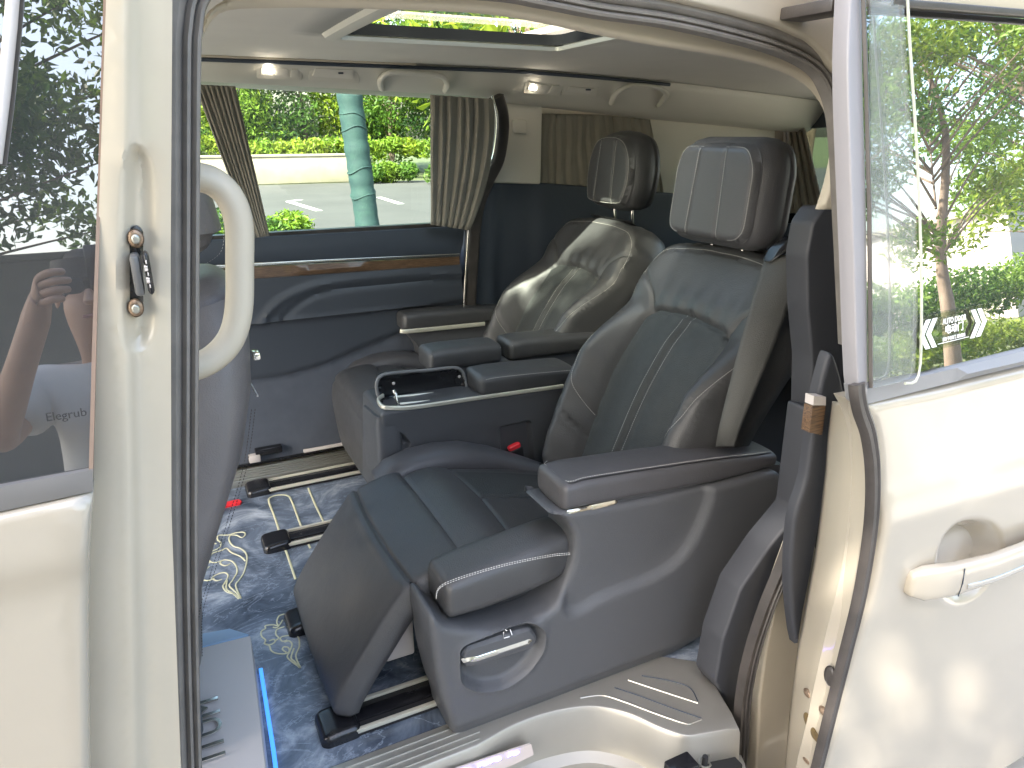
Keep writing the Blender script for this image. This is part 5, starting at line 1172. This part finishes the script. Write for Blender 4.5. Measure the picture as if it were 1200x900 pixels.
# camera side: what the two near windows mirror
RM = [[FOL[0], FOL[3], FOL[1]], [FOL[1], FOL[2], FOL[0]]]
tree('young forked tree with airy bright leaves mirrored in the sliding door window', (11.3, -6.0, GZ), 5.6, 2.6, 71, [FOL[0], FOL[3], FOL[0]], 12500, .058, .12, .36, 'trees on the camera side', nclump=38, thin=.50)
tree('tall bright tree mirrored across the top of the sliding door window', (18.0, -6.4, GZ), 7.5, 3.2, 72, RM[0], 13000, .062, .13, .45, 'trees on the camera side', lean=(-4.2, -.3), nclump=34, thin=.55)
tree('airy tree mirrored behind the clear rain visor', (9.0, -6.6, GZ), 6.5, 2.4, 73, RM[0], 6500, .060, .11, .42, 'trees on the camera side', nclump=24, thin=.5)
tree('bushy tree further along the pavement on the camera side', (21.5, -9.5, GZ), 7.0, 2.8, 74, RM[0], 5500, .11, .14, .35, 'trees on the camera side', nclump=22, thin=.8)
tree('dark leafy tree behind the photographer, mirrored in the front door window', (-4.2, -6.3, GZ), 5.2, 2.4, 75, [FOL[1], FOL[0], FOL[1]], 13000, .062, .14, .33, 'trees on the camera side', lean=(3.4, .3), nclump=42, thin=.58)
tree('dark tree left of the photographer', (-4.6, -7.0, GZ), 6.5, 3.0, 76, RM[1], 9000, .10, .15, .35, 'trees on the camera side', nclump=24, thin=.8)
tree('shade tree on the camera side by the front of the van', (-3.4, -3.0, GZ), 7.4, 2.5, 78, [FOL[1], FOL[0], FOL[2]], 26000, .10, .13, .42, 'trees on the camera side', nclump=34, thin=.85)
hx = np.arange(5.5, 22, .5)
bush('hedge', 'clipped yellow green hedge on the camera side, mirrored low in the sliding door window', [(x, -6.9 + .15 * math.sin(x * 3), GZ + .34 + .08 * math.sin(x * 5)) for x in hx], [.46] * len(hx), 16000, .06, [FOL[3], FOL[0], FOL[3]], 11, cat='hedge')
bush('hedge', 'taller darker green hedge behind the yellow green one on the camera side', [(x, -9.2, GZ + .75 + .05 * max(0, x - 8) + .12 * math.sin(x * 2)) for x in np.arange(5, 26, .6)], [.80] * 35, 18000, .08, [FOL[1], FOL[0]], 12, cat='hedge')
gw = thing('boundary_wall', 'grey rendered boundary wall behind the photographer, mirrored in the front window', 'wall', (-3, -8.4, GZ))
GW = mat('grey_render', (.16, .155, .15), .9, var=.1, vs=1.5, bump=.2, bs=40)
box('wall_run', (-12, -8.6, GZ), (4.4, -8.35, 2.25), GW, gw, .02); box('coping', (-12, -8.64, 2.25), (4.4, -8.31, 2.33), GW, gw, .02)
bd = thing('building', 'plain pinkish grey building standing beyond the hedges on the camera side', 'building', (24, -14, GZ))
BW = mat('pinkish_render', (.52, .46, .43), .8, var=.06, vs=1, bump=.1, bs=60)
box('wall', (26.5, -19.5, GZ), (38, -13.6, 3.4), BW, bd, .02); box('roof', (26.3, -19.7, 3.4), (38.2, -13.4, 3.6), WALLM, bd, .02)
for k in range(3):
    w = box('window', (29.3 + k * 3, -13.62, .8), (30.8 + k * 3, -13.55, 2.2), WHITE, bd, .01); box('pane', (29.4 + k * 3, -13.55, .9), (30.7 + k * 3, -13.54, 2.1), MATTE, w, 0)

# ------------------------------------------------------------------ the photographer, mirrored in the front door window
SKIN = mat('warm_skin', (.46, .27, .18), .5, var=.06, vs=20); SHIRT = mat('pale_grey_cotton', (.66, .65, .63), .9, bump=.4, bs=40, var=.05, vs=8)
DENIM = mat('dark_trousers', (.05, .055, .07), .85); HAIR = mat('black_hair', (.012, .010, .010), .55, bump=.8, bs=90)
def skinned(name, V, E, R, m, parent, root=0, sub=2):
    me = bpy.data.meshes.new(name); me.from_pydata(V, E, []); o = link(name, me, parent)
    sk = o.modifiers.new('skin', 'SKIN'); sk.use_smooth_shade = True; sk.branch_smoothing = .6
    for i, r_ in enumerate(R):
        d = me.skin_vertices[0].data[i]; d.radius = r_ if isinstance(r_, tuple) else (r_, r_); d.use_root = (i == root)
    s = o.modifiers.new('sub', 'SUBSURF'); s.levels = sub; s.render_levels = sub
    me.materials.append(m); return o
pr = thing('person', 'person in a pale grey T-shirt holding up a phone, mirrored in the front window', 'person', (-.16, -.45, GZ))
px, py = -.17, -.44
V = [(px, py, .44), (px, py, .62), (px, py - .01, .80), (px, py, .95), (px, py, 1.0), (px - .005, py + .04, 1.06), (px, py + .075, 1.13), (px, py + .08, 1.21),
     (px - .17, py + .01, .955), (px - .25, py + .15, .84), (px - .14, py + .33, 1.02), (px - .08, py + .375, 1.14),
     (px + .17, py + .01, .955), (px + .27, py + .14, .84), (px + .22, py + .32, 1.06), (px + .185, py + .375, 1.16),
     (px - .09, py, .38), (px - .10, py + .02, .02), (px - .10, py - .02, -.34), (px - .11, py + .12, -.39),
     (px + .09, py, .38), (px + .10, py + .02, .02), (px + .10, py - .02, -.34), (px + .11, py + .12, -.39)]
E_ = [(0, 1), (1, 2), (2, 3), (3, 4), (4, 5), (5, 6), (6, 7), (3, 8), (8, 9), (9, 10), (10, 11), (3, 12), (12, 13), (13, 14), (14, 15), (0, 16), (16, 17), (17, 18), (18, 19), (0, 20), (20, 21), (21, 22), (22, 23)]
Rr = [(.15, .11), (.14, .105), (.155, .11), (.13, .09), .058, .056, (.078, .092), (.076, .094), .060, .046, .032, .030, .060, .046, .032, .030, .085, .058, .040, .034, .085, .058, .040, .034]
skinned('body', V, E_, Rr, SKIN, pr)
sV = [V[i] for i in (0, 1, 2, 3, 4, 8, 12)] + [tuple(Vector(V[8]).lerp(Vector(V[9]), .72)), tuple(Vector(V[12]).lerp(Vector(V[13]), .72))]
sV[4] = (px, py + .005, .985)
skinned('shirt', sV, [(0, 1), (1, 2), (2, 3), (3, 4), (3, 5), (3, 6), (5, 7), (6, 8)], [(.17, .135), (.162, .13), (.172, .132), (.165, .125), .075, .098, .098, .082, .082], SHIRT, pr)
skinned('trousers', [V[0], V[16], V[17], (V[18][0], V[18][1], -.30), V[20], V[21], (V[22][0], V[22][1], -.30)], [(0, 1), (1, 2), (2, 3), (0, 4), (4, 5), (5, 6)], [(.162, .12), .10, .075, .06, .10, .075, .06], DENIM, pr)
hc = Vector((px, py + .075, 1.185))
superloft('hair', [(hc + Vector((0, -.03, -.02)), (.088, 0, 0), (0, .082, 0), 2.2), (hc + Vector((0, -.020, .035)), (.090, 0, 0), (0, .098, 0), 2.2), (hc + Vector((0, -.010, .085)), (.082, 0, 0), (0, .094, 0), 2.2), (hc + Vector((0, -.012, .115)), (.055, 0, 0), (0, .065, 0), 2)], HAIR, pr, 24, ends=.6)
superloft('nose', [(hc + Vector((0, .092, .005)), (.008, 0, 0), (0, .010, 0), 2), (hc + Vector((0, .102, -.025)), (.015, 0, 0), (0, .014, 0), 2), (hc + Vector((0, .095, -.035)), (.012, 0, 0), (0, .010, 0), 2)], SKIN, pr, 12)
superloft('mouth', [(hc + Vector((-.022, .086, -.062)), (0, .006, 0), (0, 0, .004), 2), (hc + Vector((0, .092, -.062)), (0, .007, 0), (0, 0, .006), 2), (hc + Vector((.022, .086, -.062)), (0, .006, 0), (0, 0, .004), 2)], mat('lips', (.32, .13, .11), .5), pr, 10)
for s in (-1, 1):
    superloft('eye', [(hc + Vector((s * .032, .078, .014)), (.013, 0, 0), (0, 0, .009), 2), (hc + Vector((s * .032, .090, .014)), (.011, 0, 0), (0, 0, .007), 2)], WHITE, pr, 12)
    superloft('ear', [(hc + Vector((s * .076, -.005, .0)), (.006, .018, 0), (0, 0, .030), 2), (hc + Vector((s * .088, -.012, .0)), (.004, .015, 0), (0, 0, .026), 2)], SKIN, pr, 12)
    superloft('glasses', [(hc + Vector((s * .034, .098, .014)), (.028, 0, 0), (0, 0, .020), 3), (hc + Vector((s * .034, .102, .014)), (.028, 0, 0), (0, 0, .020), 3)], BLACK, pr, 20, ends=.1)
def hand(wrist, sgn, elbow):
    w0 = Vector(wrist).lerp(Vector(elbow), .35); w = Vector(wrist); pal = w + Vector((sgn * -.015, .03, .035)); Vh = [tuple(w), tuple(pal), tuple(w0)]; Eh = [(0, 1), (0, 2)]; Rh = [.031, (.036, .026), .034]
    for k, L in enumerate((.062, .072, .068, .052)):
        b = pal + Vector((sgn * .004, .004, .030 - k * .019)); i = len(Vh)
        Vh += [tuple(b), tuple(b + Vector((sgn * -L * .45, .020, .004))), tuple(b + Vector((sgn * -L * .9, .016, .004)))]; Eh += [(1, i), (i, i + 1), (i + 1, i + 2)]; Rh += [.0105, .009, .008]
    i = len(Vh); Vh += [tuple(pal + Vector((sgn * -.006, -.02, -.012))), tuple(pal + Vector((sgn * -.040, -.032, .004)))]; Eh += [(1, i), (i, i + 1)]; Rh += [.012, .0095]
    skinned('hand', Vh, Eh, Rh, SKIN, pr, 0, 1)
hand(V[11], -1, V[10]); hand(V[15], 1, V[14])
text('shirt_print', 'Elegrub', .030, lambda a, b, h: (px - .10 + a * 1.0, py + .128 - h - .25 * abs(a), .885 + b), mat('dark_print', (.04, .04, .04), .8), pr, depth=.0015)
ph = thing('phone', 'dark phone held up in front of the photographer', 'phone', (-.07, -.03, 1.22))
box('phone_body', (-.146, -.034, 1.186), (.014, -.026, 1.264), BLACK, ph, .003); box('camera_bump', (-.02, -.0265, 1.232), (.010, -.0225, 1.260), MATTE, ph, .001)
